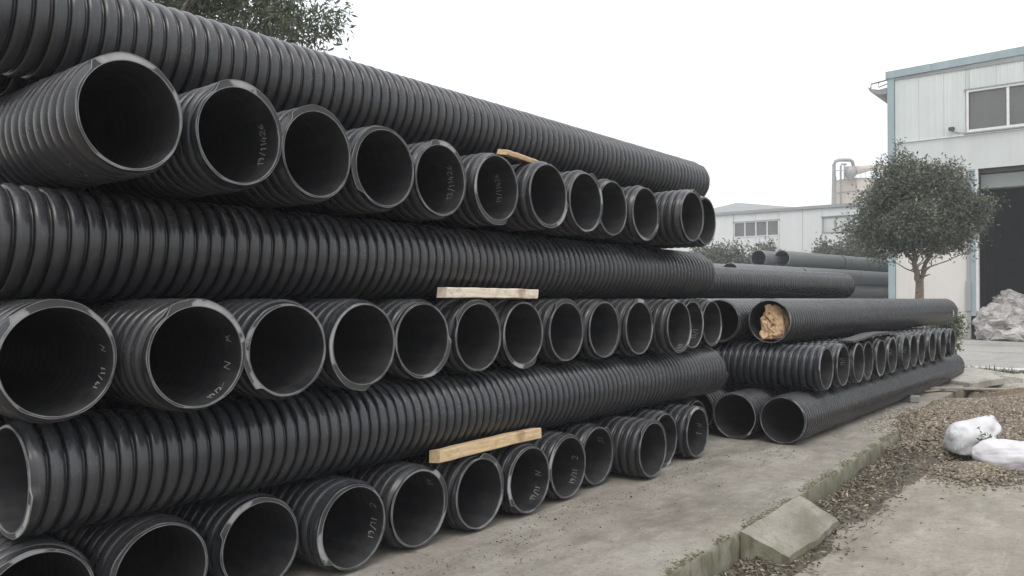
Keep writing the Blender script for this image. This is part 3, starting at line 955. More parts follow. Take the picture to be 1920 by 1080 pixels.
def leaf_cards(P, Dn, Ln, Wn, seed, fold=.25):
    """folded leaf: 4 verts 2 tris sharing a midrib; P base points, Dn directions"""
    r_ = np.random.default_rng(seed)
    n = len(P)
    up = r_.normal(size=(n, 3))
    s_ = np.cross(Dn, up); s_ /= np.linalg.norm(s_, axis=1)[:, None] + 1e-9
    nn = np.cross(s_, Dn)
    base = P; tip = P + Dn * Ln[:, None]
    mid = P + Dn * (Ln * .45)[:, None] - nn * (Ln * .10)[:, None]
    l = P + Dn * (Ln * .45)[:, None] + s_ * Wn[:, None] + nn * (Wn * fold)[:, None]
    r2 = P + Dn * (Ln * .45)[:, None] - s_ * Wn[:, None] + nn * (Wn * fold)[:, None]
    V = np.stack([base, l, tip, r2], 1).reshape(-1, 3)
    i4 = np.arange(n)[:, None] * 4
    F = np.concatenate([i4 + np.array([0, 1, 2]), i4 + np.array([0, 2, 3])])
    return V, F

n = 5200
X = rng.uniform(2.6, 10.0, n); Y = slab_edge(X) - .02 - np.minimum(np.abs(rng.gamma(1.7, .11, n)), .25 + .3 * rng.random(n))
Dn = rng.normal(size=(n, 3)); Dn[:, 2] = np.abs(Dn[:, 2]) * .25; Dn /= np.linalg.norm(Dn, axis=1)[:, None]
V, F = leaf_cards(np.stack([X, Y, np.maximum(dirtz(X, Y), LOW) + .008], -1), Dn, rng.uniform(.02, .07, n), rng.uniform(.004, .010, n), 3)
o = link('leaf_litter', npmesh('leaf_litter', V, F, M['litter']))
tag(o, 'Dead leaves and twigs lying in the dirt strip by the platform', kind='stuff')
n = 2600
X = 2.6 + 7.9 * rng.random(n) ** .9; X = np.where(np.sin(X * 3.1 + 1) * np.sin(X * 7.7) > -.15, X, X + .25); Y = slab_edge(X) + np.abs(rng.normal(0, .03, n)) * (1 + (rng.random(n) > .9) * 3)
stones('edge_moss', np.stack([X, Y, X * 0 - .001], -1), rng.uniform(.002, .009, n), gravel_mat('moss_and_mortar_bits', [(0, (.07, .075, .03)), (.5, (.14, .13, .07)), (.85, (.26, .24, .17)), (1, (.38, .35, .28))]), 29, .6, 'Moss and loose mortar bits along the platform edge')
n = 120
X = rng.uniform(3.5, 9.5, n); Y = rng.uniform(-1.5, 1.8, n)
stones('yard_grit', np.stack([X, Y, X * 0 + LOW + .004], -1), rng.uniform(.003, .009, n), M['crumb'], 19, .5, 'Few dark bits scattered on the pale yard concrete')

# brown sand heap behind the gravel
def sand():
    cx, cy, rx, ry, hh = 14.0, 1.15, 1.95, 1.95, .50
    def zf(X, Y):
        d = np.sqrt(((X - cx) / rx) ** 2 + ((Y - cy) / ry) ** 2)
        return LOW - .03 + np.clip(1 - d, 0, 1) ** .9 * hh * (1 + .2 * fbm(X, Y, 33, 4, 3)) + .015 * fbm(X, Y, 34, 4, 9)
    o = link('sand_heap', grid_sheet('sand_heap', np.linspace(cx - 2.2, cx + 2.2, 90), np.linspace(cy - 2.3, cy + 2.3, 90), zf, M['sand']))
    tag(o, 'Heap of brown sand behind the gravel at the right edge', kind='stuff')
    X, Y, r_ = spread(9000, cx - 2, cx + 2, cy - 2, cy + 2, 55)
    Z = zf(X, Y); k = Z > LOW + .03
    stones('sand_lumps', np.stack([X[k], Y[k], Z[k]], -1), r_.uniform(.004, .013, k.sum()), gravel_mat('sand_lumps', [(0, (.10, .072, .047)), (1, (.21, .155, .105))]), 56, .7, 'Small lumps covering the brown sand heap')
sand()
def mound():
    V, F = [], []
    n, m_ = 40, 12
    for i in range(m_ + 1):
        a_ = i / m_ * PI / 2
        for k in range(n):
            b_ = 2 * PI * k / n
            rr2 = .82 * math.sin(a_ * 1.0 + 1e-4) * (1 + .03 * math.sin(3 * b_))
            V.append((rr2 * math.cos(b_), rr2 * math.sin(b_), .30 * math.cos(a_)))
    for i in range(m_):
        for k in range(n):
            F.append((i * n + k, (i + 1) * n + k, (i + 1) * n + (k + 1) % n, i * n + (k + 1) % n))
    o = link('cement_mound', mesh('cement_mound', V, F, M['block'], True), None, (17.67, 1.95, LOW + .03))
    tag(o, 'Smooth pale rounded mound of cement behind the brown sand heap', 'mound')
mound()

# ---- rubble, blocks, boards at the far end of the platform
def board(name, loc, size, rz, mat, label, cat, tilt=(0, 0), bev=.006, group=None):
    mb = MB().box(-size[0] / 2, size[0] / 2, -size[1] / 2, size[1] / 2, -size[2] / 2, size[2] / 2, bev)
    o = mb.build(name, mat)
    o.location = loc
    o.rotation_euler = (tilt[0], tilt[1], rz)
    tag(o, label, cat, group)
    return o
board('concrete_slab_piece', (16.9, 2.72, .06), (1.7, .95, .12), R(-20), M['block'], 'Pale loose concrete slab lying behind the grey board', 'slab', (R(5), R(-2)))
board('concrete_block', (17.3, 2.15, -.06), (.6, .35, .22), R(15), M['block'], 'Broken concrete block right of the loose pale slab', 'block', (R(8), R(12)))
board('weathered_board', (14.9, 2.55, .05), (2.0, .14, .035), R(-50), M['wood_grey'], 'Long grey weathered board lying across the end of the platform', 'board', (0, R(1.5)))
board('weathered_board', (14.4, 2.95, .03), (.8, .12, .03), R(-25), M['wood_grey'], 'Short dark board beside the base of the second stack', 'board')
board('wedge_block', (12.95, 2.80, .05), (.22, .12, .09), R(10), M['steel'], 'Grey block wedged under the front pipe of the second stack', 'block')
n = 500
X = rng.uniform(16.2, 21, n); Y = rng.uniform(.8, 3.6, n)
stones('broken_rubble', np.stack([X, Y, X * 0 + LOW + .05], -1), rng.uniform(.02, .11, n), M['chips'], 23, .6, 'Broken concrete rubble near the white kerb')
kb = MB().box(22.2, 22.36, -12, 4.6, LOW - .1, LOW + .09, .02).build('kerb', M['kerb'])
tag(kb, kind='structure')
rj = MB()
for xx in (26, 30.5, 35): rj.box(xx, xx + .03, -12, 8, LOW - .018, LOW - .014)
j_ = rj.build('road_joint', M['block']); tag(j_, kind='structure')

# ---- timber battens between the pipes
def batten(loc, L_, wd, ht, rot, mat, label, seed):
    rn = random.Random(seed)
    V, F = [], []
    n = 10
    for i in range(n + 1):
        x = -L_ / 2 + L_ * i / n
        bow = .003 * math.sin(i / n * PI)
        j1, j2 = rn.uniform(-.002, .002), rn.uniform(-.002, .002)
        c_ = .006
        for (y, z) in ((-wd / 2 + c_, -ht / 2), (wd / 2, -ht / 2), (wd / 2, ht / 2), (-wd / 2 + c_, ht / 2), (-wd / 2, ht / 2 - c_), (-wd / 2, -ht / 2 + c_)):
            V.append((x + (.01 * z / ht if i in (0, n) else 0), y + j1, z + bow + j2))
    for i in range(n):
        for k in range(6):
            F.append((i * 6 + k, (i + 1) * 6 + k, (i + 1) * 6 + (k + 1) % 6, i * 6 + (k + 1) % 6))
    F.append(tuple(range(6))); F.append(tuple(n * 6 + k for k in range(5, -1, -1)))
    o = link('timber_batten', mesh('timber_batten', V, F, mat), None, loc, rot)
    tag(o, label, 'wood batten', 'timber battens between the pipes')
batten((4.24, 3.61, 1.566), 1.0, .085, .068, (0, R(.3), R(1)), M['wood_pale'], 'Pale cream batten on top of the middle row of pipe ends', 1)
batten((4.12, 3.52, .548), 1.07, .09, .075, (R(-6), R(-.5), R(1)), M['wood_tan'], 'Yellow brown batten on top of the bottom row of pipe ends', 2)
batten((4.58, 3.63, 2.562), .42, .09, .038, (R(10), R(3), R(4)), M['wood_tan'], 'Short tan wood piece on the top row under the highest pipe', 3)
# flat dark strip on the second stack's row
mb = MB()
pts = [(9.8, 2.86, 1.025), (10.3, 2.88, 1.04), (10.9, 2.9, 1.07), (11.6, 2.92, 1.07), (12.4, 2.98, 1.045)]
V, F = [], []
for (x, y, z) in pts:
    V += [(x, y - .09, z - .012), (x, y + .09, z - .012), (x, y + .09, z + .012), (x, y - .09, z + .012)]
for i in range(len(pts) - 1):
    for k in range(4): F.append((i * 4 + k, i * 4 + 4 + k, i * 4 + 4 + (k + 1) % 4, i * 4 + (k + 1) % 4))
F += [(0, 1, 2, 3), (len(V) - 1, len(V) - 2, len(V) - 3, len(V) - 4)]
o = link('rubber_strip', mesh('rubber_strip', V, F, M['rubber']))
tag(o, 'Flat black rubber strip lying on the small row of open ends', 'strip')

# ---- crumpled brown paper in the pipe mouth
def crumple(V, amp, sc_, seed, sharp=True):
    outv = []
    for v in V:
        p = Vector(v)
        a_ = mnoise.noise_vector(p * sc_ + Vector((seed, seed * 2, 0)))
        b_ = mnoise.noise_vector(p * sc_ * 2.3 + Vector((seed * 3, 0, seed)))
        outv.append(p + a_ * amp + b_ * amp * .5)
    return outv
def sphere_grid(nu, nv, rx, ry, rz, pw=1.):
    V, F = [], []
    for i in range(nu + 1):
        a_ = PI * i / nu
        for k in range(nv):
            b_ = 2 * PI * k / nv
            def sg(x): return math.copysign(abs(x) ** pw, x)
            V.append((rx * sg(math.cos(a_)), ry * sg(math.sin(a_)) * sg(math.cos(b_)), rz * sg(math.sin(a_)) * sg(math.sin(b_))))
    for i in range(nu):
        for k in range(nv):
            F.append((i * nv + k, i * nv + (k + 1) % nv, (i + 1) * nv + (k + 1) % nv, (i + 1) * nv + k))
    return V, F
pp = empty('crumpled_paper', (8.86, 3.39, 1.06))
tag(pp, 'Crumpled brown paper stuffed in the open mouth of a pipe', 'paper')
for q, (loc, sz, rt) in enumerate([((.03, .045, .22), (.05, .065, .17), (.1, 0, .15)), ((.05, -.06, .20), (.05, .055, .18), (-.25, 0, -.1)), ((.02, .01, .07), (.06, .11, .05), (.1, 0, 0)), ((.16, -.01, .18), (.06, .13, .17), (0, 0, 0)), ((.0, -.05, .09), (.05, .07, .06), (.5, 0, 0))]):
    V, F = sphere_grid(22, 26, *sz, .8)
    V = crumple(V, .045, 15, q * 3.1)
    link('paper_sheet', mesh('paper_sheet', V, F, M['paper'], False), pp, loc, rt)

# ---- white sacks
def sack(L_, wd, ht, seed, mat, neck=True, creases=9, nx=56, nv=64):
    V, F = [], []
    for i in range(nx + 1):
        u = i / nx
        body = min(1, (math.sin(min(u / .28, 1) * PI / 2)) ** .6)
        if neck: body *= 1 - .72 * max(0, (u - .62) / .38) ** 1.3
        else: body *= min(1, math.sin(min((1 - u) / .25, 1) * PI / 2) ** .6 + .02)
        for k in range(nv):
            b_ = 2 * PI * k / nv
            cr = 1 + (.035 + .13 * max(0, u - .55) * neck) * math.sin(b_ * creases + 2 * math.sin(u * 5 + seed)) + .02 * math.sin(b_ * 23 + u * 9)
            def sg(x): return math.copysign(abs(x) ** .85, x)
            y = wd / 2 * body * sg(math.cos(b_)) * cr
            z = ht / 2 * body * sg(math.sin(b_)) * cr
            z = max(z, -ht * .36)
            V.append((-L_ / 2 + L_ * u, y, z))
    for i in range(nx):
        for k in range(nv):
            F.append((i * nv + k, i * nv + (k + 1) % nv, (i + 1) * nv + (k + 1) % nv, (i + 1) * nv + k))
    F.append(tuple(range(nv - 1, -1, -1))); F.append(tuple(nx * nv + k for k in range(nv)))
    V = crumple(V, .018, 6, seed)
    return mesh('sack', V, F, mat, True)
# view-facing pose: right = (.628,-.778)
V, F = sphere_grid(44, 60, .255, .19, .20, .80)
Vn = []
for v in V:
    x, y, z = v
    k_ = max(0, (x + .10) / .37) ** 1.4
    if z > 0:
        z = z * (1 + 1.15 * k_ ** 1.3); y = y * (1 - .85 * k_ * min(1, z / .24))
    z = max(z, -.115)
    cr = .011 * math.sin(24 * (z + .6 * x) + 6 * x * z * 10) * (.5 + k_) + .007 * math.sin(37 * z - 22 * x + 3 * math.sin(12 * x))
    Vn.append((x + .05 * k_ * (z > .1), y + (cr if y > 0 else -cr), z))
Vn = crumple(Vn, .014, 9, 2.2)
s1 = link('white_sack', mesh('sack', Vn, F, M['sack'], True), None, (9.73, 1.56, .015), (R(4), 0, R(-51)))
tag(s1, 'White woven sack with teal print standing on gravel, leaves at its mouth', 'sack', 'white sacks on the gravel')
s2 = link('white_sack', sack(.80, .36, .32, 5.5, M['sack_plain'], False, 6), None, (9.50, 1.16, -.07), (R(5), R(4), R(-52)))
tag(s2, 'Plain white full sack lying on its side at the right edge', 'sack', 'white sacks on the gravel')
# leafy twigs between the sacks, in place of printed marks on the first
n = 90
P0 = np.array([9.56, 1.40, .05]) + rng.normal(size=(n, 3)) * np.array([.035, .045, .045])
Dn = rng.normal(size=(n, 3)); Dn /= np.linalg.norm(Dn, axis=1)[:, None]
V, F = leaf_cards(P0, Dn, rng.uniform(.03, .07, n), rng.uniform(.006, .013, n), 8)
o = link('leafy_twig', npmesh('leafy_twig', V, F, M['leaf3']))
tag(o, 'Green leafy twigs lying between the two white sacks', kind='stuff')

# ------------------------------------------------------------------ trees
def limb(mb, a, b, r0, r1, n=6, wob=.04, seed=0, sides=8):
    rn = random.Random(seed)
    a, b = Vector(a), Vector(b)
    pts = []
    for i in range(n + 1):
        u = i / n
        p = a.lerp(b, u)
        if 0 < i < n: p += Vector((rn.uniform(-1, 1), rn.uniform(-1, 1), rn.uniform(-.4, .4))) * wob
        pts.append(p)
    mb.tube(pts, [r0 + (r1 - r0) * i / n for i in range(n + 1)], sides)
    return pts

def crown(name, blobs, n_clump, per, Ls, Ws, mat, parent, seed, spread_=.12, shell=.55, droop=-.1, zcut=None):
    r_ = np.random.default_rng(seed)
    Ps, Ds = [], []
    wsum = np.array([b[1][0] * b[1][1] + b[1][0] * b[1][2] for b in blobs]); wsum = wsum / wsum.sum()
    for (c_, rad), ww in zip(blobs, wsum):
        m_ = int(n_clump * ww)
        d = r_.normal(size=(m_, 3)); d /= np.linalg.norm(d, axis=1)[:, None]
        rr2 = shell + (1 - shell) * r_.random(m_) ** .7
        # uneven outline
        lump = 1 + .10 * np.sin(d[:, 0] * 7 + seed) * np.sin(d[:, 1] * 6 + 1) + .09 * np.sin(d[:, 2] * 9 + d[:, 0] * 5)
        cp = np.array(c_) + d * np.array(rad) * (rr2 * lump)[:, None]
        P = cp[:, None, :] + r_.normal(size=(m_, per, 3)) * spread_
        # leaves radiate from the twig, outward on the whole
        dd = d[:, None, :] * .7 + r_.normal(size=(m_, per, 3)) * .75 + np.array([0, 0, droop])
        Ps.append(P.reshape(-1, 3)); Ds.append(dd.reshape(-1, 3))
    P = np.concatenate(Ps); Dn = np.concatenate(Ds)
    if zcut is not None:
        kk = P[:, 2] > zcut + .22 * np.sin(P[:, 0] * 4) + .18 * np.sin(P[:, 1] * 5 + 1) - .25 * (np.hypot(P[:, 0], P[:, 1]) > 1.1)
        P, Dn = P[kk], Dn[kk]
    Dn /= np.linalg.norm(Dn, axis=1)[:, None]
    n = len(P)
    V, F = leaf_cards(P, Dn, r_.uniform(*Ls, n), r_.uniform(*Ws, n), seed + 1)
    return link(name, npmesh(name, V, F, mat), parent)

# small round tree in front of the shed
tr = empty('round_crowned_tree', (24.2, 5.1, LOW))
tag(tr, 'Small tree with a dense round dark green crown in front of the shed', 'tree')
mb = MB()
mb.tube([(0, 0, -.1), (.01, 0, .4), (-.02, .02, 1.2), (0, 0, 1.9), (.02, 0, 2.25)], [.16, .125, .115, .11, .10], 12)
rx_, ry_ = .628, -.778       # picture-right on the ground
def rv(a_, z, dpt=0): return (a_ * rx_ + dpt * .778, a_ * ry_ + dpt * .628, z)
limb(mb, rv(0, 2.15), rv(-.16, 3.0), .085, .06, seed=1)
limb(mb, rv(-.13, 2.75), rv(-.9, 3.9, .2), .05, .02, seed=2)
limb(mb, rv(.02, 2.2), rv(.27, 3.0, -.1), .075, .05, seed=3)
limb(mb, rv(.24, 2.85), rv(.9, 3.9, .1), .045, .018, seed=4)
limb(mb, rv(-.15, 2.9), rv(.0, 4.6, .3), .045, .015, seed=5)
limb(mb, rv(.2, 2.9), rv(.4, 4.5, -.4), .04, .015, seed=6)
limb(mb, rv(.1, 2.35), rv(.3, 2.42), .03, .01, 3, .01, seed=7)
for q in range(26):
    a_ = random.uniform(0, 2 * PI); zz = random.uniform(3.0, 5.3)
    limb(mb, rv(random.uniform(-.3, .3), zz - .6, random.uniform(-.3, .3)), rv(1.4 * math.cos(a_), zz, 1.3 * math.sin(a_)), .02, .006, 4, .06, seed=40 + q, sides=5)
mb.build('trunk', M['bark'], tr, True)
bl0 = [((0, 0, 4.15), (1.7, 1.7, 1.4)), (rv(-.75, 3.9), (1.1, 1.1, .95)), (rv(.75, 4.0), (1.15, 1.15, .95)), (rv(-.35, 4.75), (1.0, 1.0, .72)), (rv(.5, 4.7), (1.0, 1.0, .72)), (rv(-1.05, 3.35, .1), (.72, .72, .6)), (rv(1.2, 3.65, .2), (.7, .7, .75)), (rv(-.1, 3.6, -.3), (1.1, 1.1, .7))]
bl = [((c_[0] * .93, c_[1] * .93, c_[2] - .02), tuple(r__ * .89 for r__ in rd)) for c_, rd in bl0]
r2_ = random.Random(77)
for q in range(26):
    a_ = r2_.uniform(0, 2 * PI); e_ = r2_.uniform(-.35, 1.2)
    k_ = r2_.uniform(1.38, 1.64)
    rr_b = r2_.uniform(.22, .42)
    bl.append(((k_ * math.cos(a_) * math.cos(e_) * 1.02, k_ * math.sin(a_) * math.cos(e_) * 1.02, 4.0 + 1.38 * math.sin(e_) * k_ / 1.7), (rr_b, rr_b, rr_b * .9)))
bl.append((rv(.75, 4.85, .2), (.6, .6, .6)))
bl.append((rv(-.15, 5.0, .0), (.7, .7, .5)))
crown('crown', bl, 1650, 34, (.06, .13), (.014, .026), M['leaf'], tr, 5, .13, .35, zcut=2.95)
# wispy shoots rising from the crown's left shoulder
shoots = []
mb = MB()
for q, (a_, z0, z1) in enumerate([(-.55, 5.2, 6.15), (-.45, 5.2, 5.9), (-.85, 5.0, 5.75), (-1.1, 4.9, 5.6), (-.28, 5.3, 5.75), (-.7, 5.1, 5.7), (-1.2, 4.6, 5.35), (-.12, 5.2, 5.65), (.5, 5.1, 5.5), (.9, 4.7, 5.2)]):
    limb(mb, rv(a_ * .9, z0), rv(a_, z1 - .1), .012, .004, 4, .03, seed=80 + q, sides=4)
    for k in range(5):
        zz = z0 + (z1 - z0) * (k + .5) / 5
        shoots.append((rv(a_ + random.uniform(-.06, .06), zz + LOW * 0), (.07, .07, .06)))
mb.build('shoot', M['bark'], tr, True)
crown('shoot_leaves', shoots, 300, 6, (.05, .10), (.011, .019), M['leaf'], tr, 9, .05, .3, .3)

# large tree behind the near stack, its outer branches showing above it
bt = empty('broad_tree', (7.2, 14.6, LOW))
tag(bt, 'Large leafy tree whose branches hang above the top pipe at upper left', 'tree')
mb = MB()
mb.tube([(0, 0, -.1), (0, 0, 1), (.1, -.1, 3), (.05, -.2, 5)], [.3, .25, .21, .17], 12)
ends = []
rn = random.Random(3)
for q in range(9):
    a_ = -2.2 + q * .42
    e_ = (3.0 * math.cos(a_), 3.0 * math.sin(a_) , 6.6 + rn.uniform(-.6, 1.2))
    limb(mb, (.05, -.15, 4.2 + rn.uniform(0, .7)), e_, .09, .02, 7, .12, seed=200 + q)
limb(mb, (.05, -.2, 4.8), rv(1.9, 6.7, -2.2), .07, .015, 7, .1, seed=222)
mb.build('trunk', M['bark'], bt, True)
CB = (7.2, 14.6)
def bp(xi, yi, d):   # where a ray of the survey meets distance d, relative to the tree's base
    x = (xi - 960) / 1500 * d; z = 1.53 + (560 - yi) / 1500 * d
    return (x * .628 + d * .778 - CB[0], -x * .778 + d * .628 - CB[1], z - LOW)
blobs = [(bp(610, 35, 12.2), (.28, .28, .30)), (bp(560, 55, 12.3), (.34, .34, .30)), (bp(520, 20, 12.6), (.45, .45, .40)), (bp(470, 40, 12.8), (.5, .5, .42)), (bp(440, -40, 13), (.75, .75, .7)), (bp(400, 10, 13.2), (.55, .55, .5)),
         (bp(350, -30, 13.4), (.7, .7, .6)), (bp(540, -75, 12.8), (.8, .6, .55)), (bp(250, -120, 14), (1.4, 1.4, 1.2)), (bp(450, -220, 14), (1.6, 1.6, 1.2)), (bp(120, -180, 14.5), (1.6, 1.6, 1.2)), (bp(330, 20, 13.6), (.5, .5, .5))]
crown('crown', blobs, 2300, 22, (.08, .15), (.012, .022), M['leaf2'], bt, 15, .13, .15, -.45)

def bush(loc, rad, label, seed, n=500, mat='leaf', cat='tree', group='hazy trees by the far building', per=9, Ls=(.14, .28), Ws=(.045, .085), sp_=.2):
    t_ = empty('small_tree' if cat == 'tree' else 'shrub', loc)
    tag(t_, label, cat, group)
    mb = MB()
    h = rad[2]
    for q in range(5):
        a_ = q * 1.26 + seed
        limb(mb, (0, 0, -.05), (rad[0] * .6 * math.cos(a_), rad[1] * .6 * math.sin(a_), h * random.uniform(1.1, 1.7)), .035 * rad[0] + .008, .008, 5, .05 * rad[0], seed=seed * 9 + q, sides=6)
    mb.build('trunk', M['bark'], t_, True)
    r2 = random.Random(seed)
    bl_ = [((0, 0, h * 1.05), (rad[0] * .75, rad[1] * .75, h * .85))]
    for q in range(6):
        a_ = r2.uniform(0, 2 * PI)
        bl_.append(((rad[0] * .5 * math.cos(a_), rad[1] * .5 * math.sin(a_), h * r2.uniform(.6, 1.6)), (rad[0] * .5, rad[1] * .5, h * .42)))
    crown('crown', bl_, int(n * 2.6), per, Ls, Ws, M[mat], t_, seed, sp_, .3)
def from_px(xi, d):
    x = (xi - 960) / 1500 * d
    return (x * .628 + d * .778, -x * .778 + d * .628)
farb = [(1335, 57, 6.1, 1.7, 'leftmost, beside the end of the top row of pipes'), (1385, 58, 6.0, 1.7, 'below the four pane window'), (1447, 60, 6.0, 1.7, 'right of the four pane window'), (1552, 58, 6.4, 1.6, 'below the pale window'), (1606, 56, 6.2, 1.7, 'left of the round crowned tree'), (1652, 54, 5.0, 1.5, 'just left of the shed corner')]
for q, (xi, d, ht, rad, lab) in enumerate(farb):
    X_, Y_ = from_px(xi, d)
    bush((X_, Y_, LOW), (rad, rad, ht / 2.0), 'Hazy grey green small tree ' + lab, 60 + q, 620)
bush((21.7, 4.05, LOW), (.5, .5, .72), 'Young green shrub just beyond the right end of the second stack', 71, 260, 'leaf3', 'shrub', None, 7, (.06, .12), (.012, .022), .07)
# low weeds on the verge
n = 3600
gx, gy = from_px(1818, 17.2)
P0 = np.stack([rng.normal(gx, .55, n), rng.normal(gy + .05, .40, n), np.full(n, LOW + .02)], -1)
Dn = rng.normal(size=(n, 3)) * .5; Dn[:, 2] = np.abs(Dn[:, 2]) + .7; Dn /= np.linalg.norm(Dn, axis=1)[:, None]
V, F = leaf_cards(P0, Dn, rng.uniform(.08, .27, n), rng.uniform(.007, .016, n), 12)
o = link('weeds', npmesh('weeds', V, F, M['leaf3'])); tag(o, 'Low green weeds beyond the end of the second stack', kind='stuff')

# ------------------------------------------------------------------ shed with the open door
SX = 39.3
shed = empty('steel_shed', (SX, 9.5, LOW))
tag(shed, 'Large pale steel shed with cyan trim and a dark open doorway', 'building')
def sp_(mb, name, mat, smooth=False):      # part given in world coordinates
    v = [(p[0] - SX, p[1] - 9.5, p[2] - LOW) for p in mb.v]
    return link(name, mesh(name, v, mb.f, mat, smooth), shed)
ROOF = 11.62
def rtop(y): return ROOF + .022 * (9.5 - y)
# upper wall in vertical ribbed panels, one metre each
def rib_panel(z0, z1a, z1b, wdt=1.0, nr=4):
    V, F = [], []
    prof = []
    for q in range(nr):
        o_ = wdt / nr * q
        prof += [(o_ + .01, 0), (o_ + wdt / nr * .62, 0), (o_ + wdt / nr * .72, -.012), (o_ + wdt / nr * .88, -.012), (o_ + wdt / nr * .985, 0)]
    prof = [(0.002, .012)] + prof + [(wdt - .002, .012)]
    for (u, dpt) in prof:
        zz = z1a + (z1b - z1a) * u / wdt
        V += [(dpt, -u, z0), (dpt, -u, zz)]
    for q in range(len(prof) - 1):
        F.append((2 * q, 2 * q + 2, 2 * q + 3, 2 * q + 1))
    return V, F
WY1, WY0, WZ0, WZ1 = 6.38, .38, 8.78, 10.55
for k in range(20):
    y = 9.5 - .24 - k
    if y < -10: break
    z1 = ROOF - .02
    spans = [(8.62, None)]
    if y - 1 < WY1 and y > WY0:
        if y > WY1 + .01 or y - 1 < WY0 - .01: pass
    # panels beside the window are full height; across it they are split above and below
    def add(z0, za, zb, yy, wdt):
        V, F = rib_panel(z0 - LOW, za - LOW, zb - LOW, wdt)
        link('wall_panel', mesh('wall_panel', V, F, M['wall_sheet']), shed, (0, yy - 9.5, 0))
    segs = []
    a_, b_ = y, y - 1
    cuts = [a_] + [c for c in (WY1 + .03, WY0 - .03) if b_ < c < a_] + [b_]
    for (c0_, c1_) in zip(cuts[:-1], cuts[1:]):
        m_ = (c0_ + c1_) / 2
        if c0_ - c1_ < .02: continue
        if WY0 < m_ < WY1:
            add(WZ1 + .03, rtop(c0_) - .02, rtop(c1_) - .02, c0_, c0_ - c1_)
        else:
            add(8.62, rtop(c0_) - .02, rtop(c1_) - .02, c0_, c0_ - c1_)
mb = MB().box(SX + .04, SX + .12, -10.5, 9.24, 7.12, 8.60); sp_(mb, 'lower_cladding', M['wall_band'])
mb = MB().box(SX + .14, SX + .30, -10.5, 9.3, 7.3, 12.0 - .4); 
# backing wall cut round the window
bk = MB().box(SX + .05, SX + .16, WY1 + .02, 9.24, 8.6, ROOF).box(SX + .05, SX + .16, -10.5, WY0 - .02, 8.6, ROOF).box(SX + .05, SX + .16, WY0, WY1, WZ1, ROOF)
sp_(bk, 'backing_wall', M['wall_band'])
mb = MB().box(SX - .03, SX + .06, -10.5, 9.20, 8.60, 8.645); sp_(mb, 'ledge_flashing', M['white_frame'])
# window: frame, panes, mullions
wf = MB().box(SX - .05, SX + .10, WY0, WY1, WZ1 - .09, WZ1).box(SX - .05, SX + .10, WY0, WY1, WZ0 - .06, WZ0 + .05).box(SX - .05, SX + .10, WY1 - .09, WY1, WZ0 + .05, WZ1 - .09).box(SX - .05, SX + .10, WY0, WY0 + .09, WZ0 + .05, WZ1 - .09)
wfo = sp_(wf, 'window_frame', M['white_frame'])
sl = MB().box(SX - .10, SX + .03, WY0 - .1, WY1 + .1, WZ0 - .12, WZ0 - .063); sp_(sl, 'window_sill', M['grey_trim'])
hd = MB().box(SX - .08, SX + .03, WY0 - .05, WY1 + .08, WZ1 + .003, WZ1 + .05); sp_(hd, 'window_head', M['grey_trim'])
pw = (WY1 - WY0 - .18) / 4
for q in range(4):
    y1 = WY1 - .09 - q * pw
    v = MB().box(SX + .03, SX + .045, y1 - pw + .03, y1 - .03, WZ0 + .06, WZ1 - .10)
    vv = [(p[0] - SX, p[1] - 9.5, p[2] - LOW) for p in v.v]
    link('pane', mesh('pane', vv, v.f, M['glass']), wfo)
    if q:
        v = MB().box(SX - .03, SX + .06, y1 - .05, y1 + .05, WZ0 + .05, WZ1 - .09)
        vv = [(p[0] - SX, p[1] - 9.5, p[2] - LOW) for p in v.v]
        link('mullion', mesh('mullion', vv, v.f, M['white_frame']), wfo)
# cyan trim
mb = MB().box(SX - .07, SX + .3, 9.27, 9.56, LOW, ROOF); sp_(mb, 'corner_trim', M['cyan'])
V = []
for y in (9.62, 7.75):
    V += [(SX - .12, y, rtop(y) - .03), (SX + .3, y, rtop(y) - .03), (SX + .3, y, rtop(y) + .30), (SX - .12, y, rtop(y) + .30)]
fF = [(0, 1, 2, 3), (7, 6, 5, 4), (0, 4, 5, 1), (1, 5, 6, 2), (2, 6, 7, 3), (3, 7, 4, 0)]
m1 = MB().add(V, fF); sp_(m1, 'roof_fascia', M['cyan'])
V = []
for y in (7.66, -10.5):
    V += [(SX - .12, y, rtop(y) - .03), (SX + .3, y, rtop(y) - .03), (SX + .3, y, rtop(y) + .30), (SX - .12, y, rtop(y) + .30)]
m1 = MB().add(V, fF); sp_(m1, 'roof_fascia', M['cyan'])
m1 = MB().box(SX - .10, SX + .2, 7.662, 7.748, rtop(7.7) - .02, rtop(7.7) + .29); sp_(m1, 'fascia_joint', M['grey_trim'])
m1 = MB().box(SX - .05, SX + .1, -10.5, 9.26, ROOF - .14, ROOF - .035); sp_(m1, 'shadow_flashing', M['grey_trim'])
V = [(SX + .3, 9.5, rtop(9.5) + .2), (SX + 26, 9.5, rtop(9.5) + .2), (SX + 26, -10.5, rtop(-10.5) + .2), (SX + .3, -10.5, rtop(-10.5) + .2)]
V += [(a_, b_, c_ - .12) for a_, b_, c_ in V]
m1 = MB().add(V, [(0, 1, 2, 3), (7, 6, 5, 4), (0, 4, 5, 1), (1, 5, 6, 2), (2, 6, 7, 3), (3, 7, 4, 0)]); sp_(m1, 'roof', M['roof_grey'])
m1 = MB().box(SX + .3, SX + 26, 9.28, 9.5, LOW, ROOF + .1); sp_(m1, 'side_wall', M['wall_sheet'])
m1 = MB().box(SX + 25.8, SX + 26, -10.5, 9.28, LOW, ROOF + .1).box(SX + .3, SX + 25.8, -10.5, -10.3, LOW, ROOF + .1); sp_(m1, 'rear_wall', M['dark_inside'])
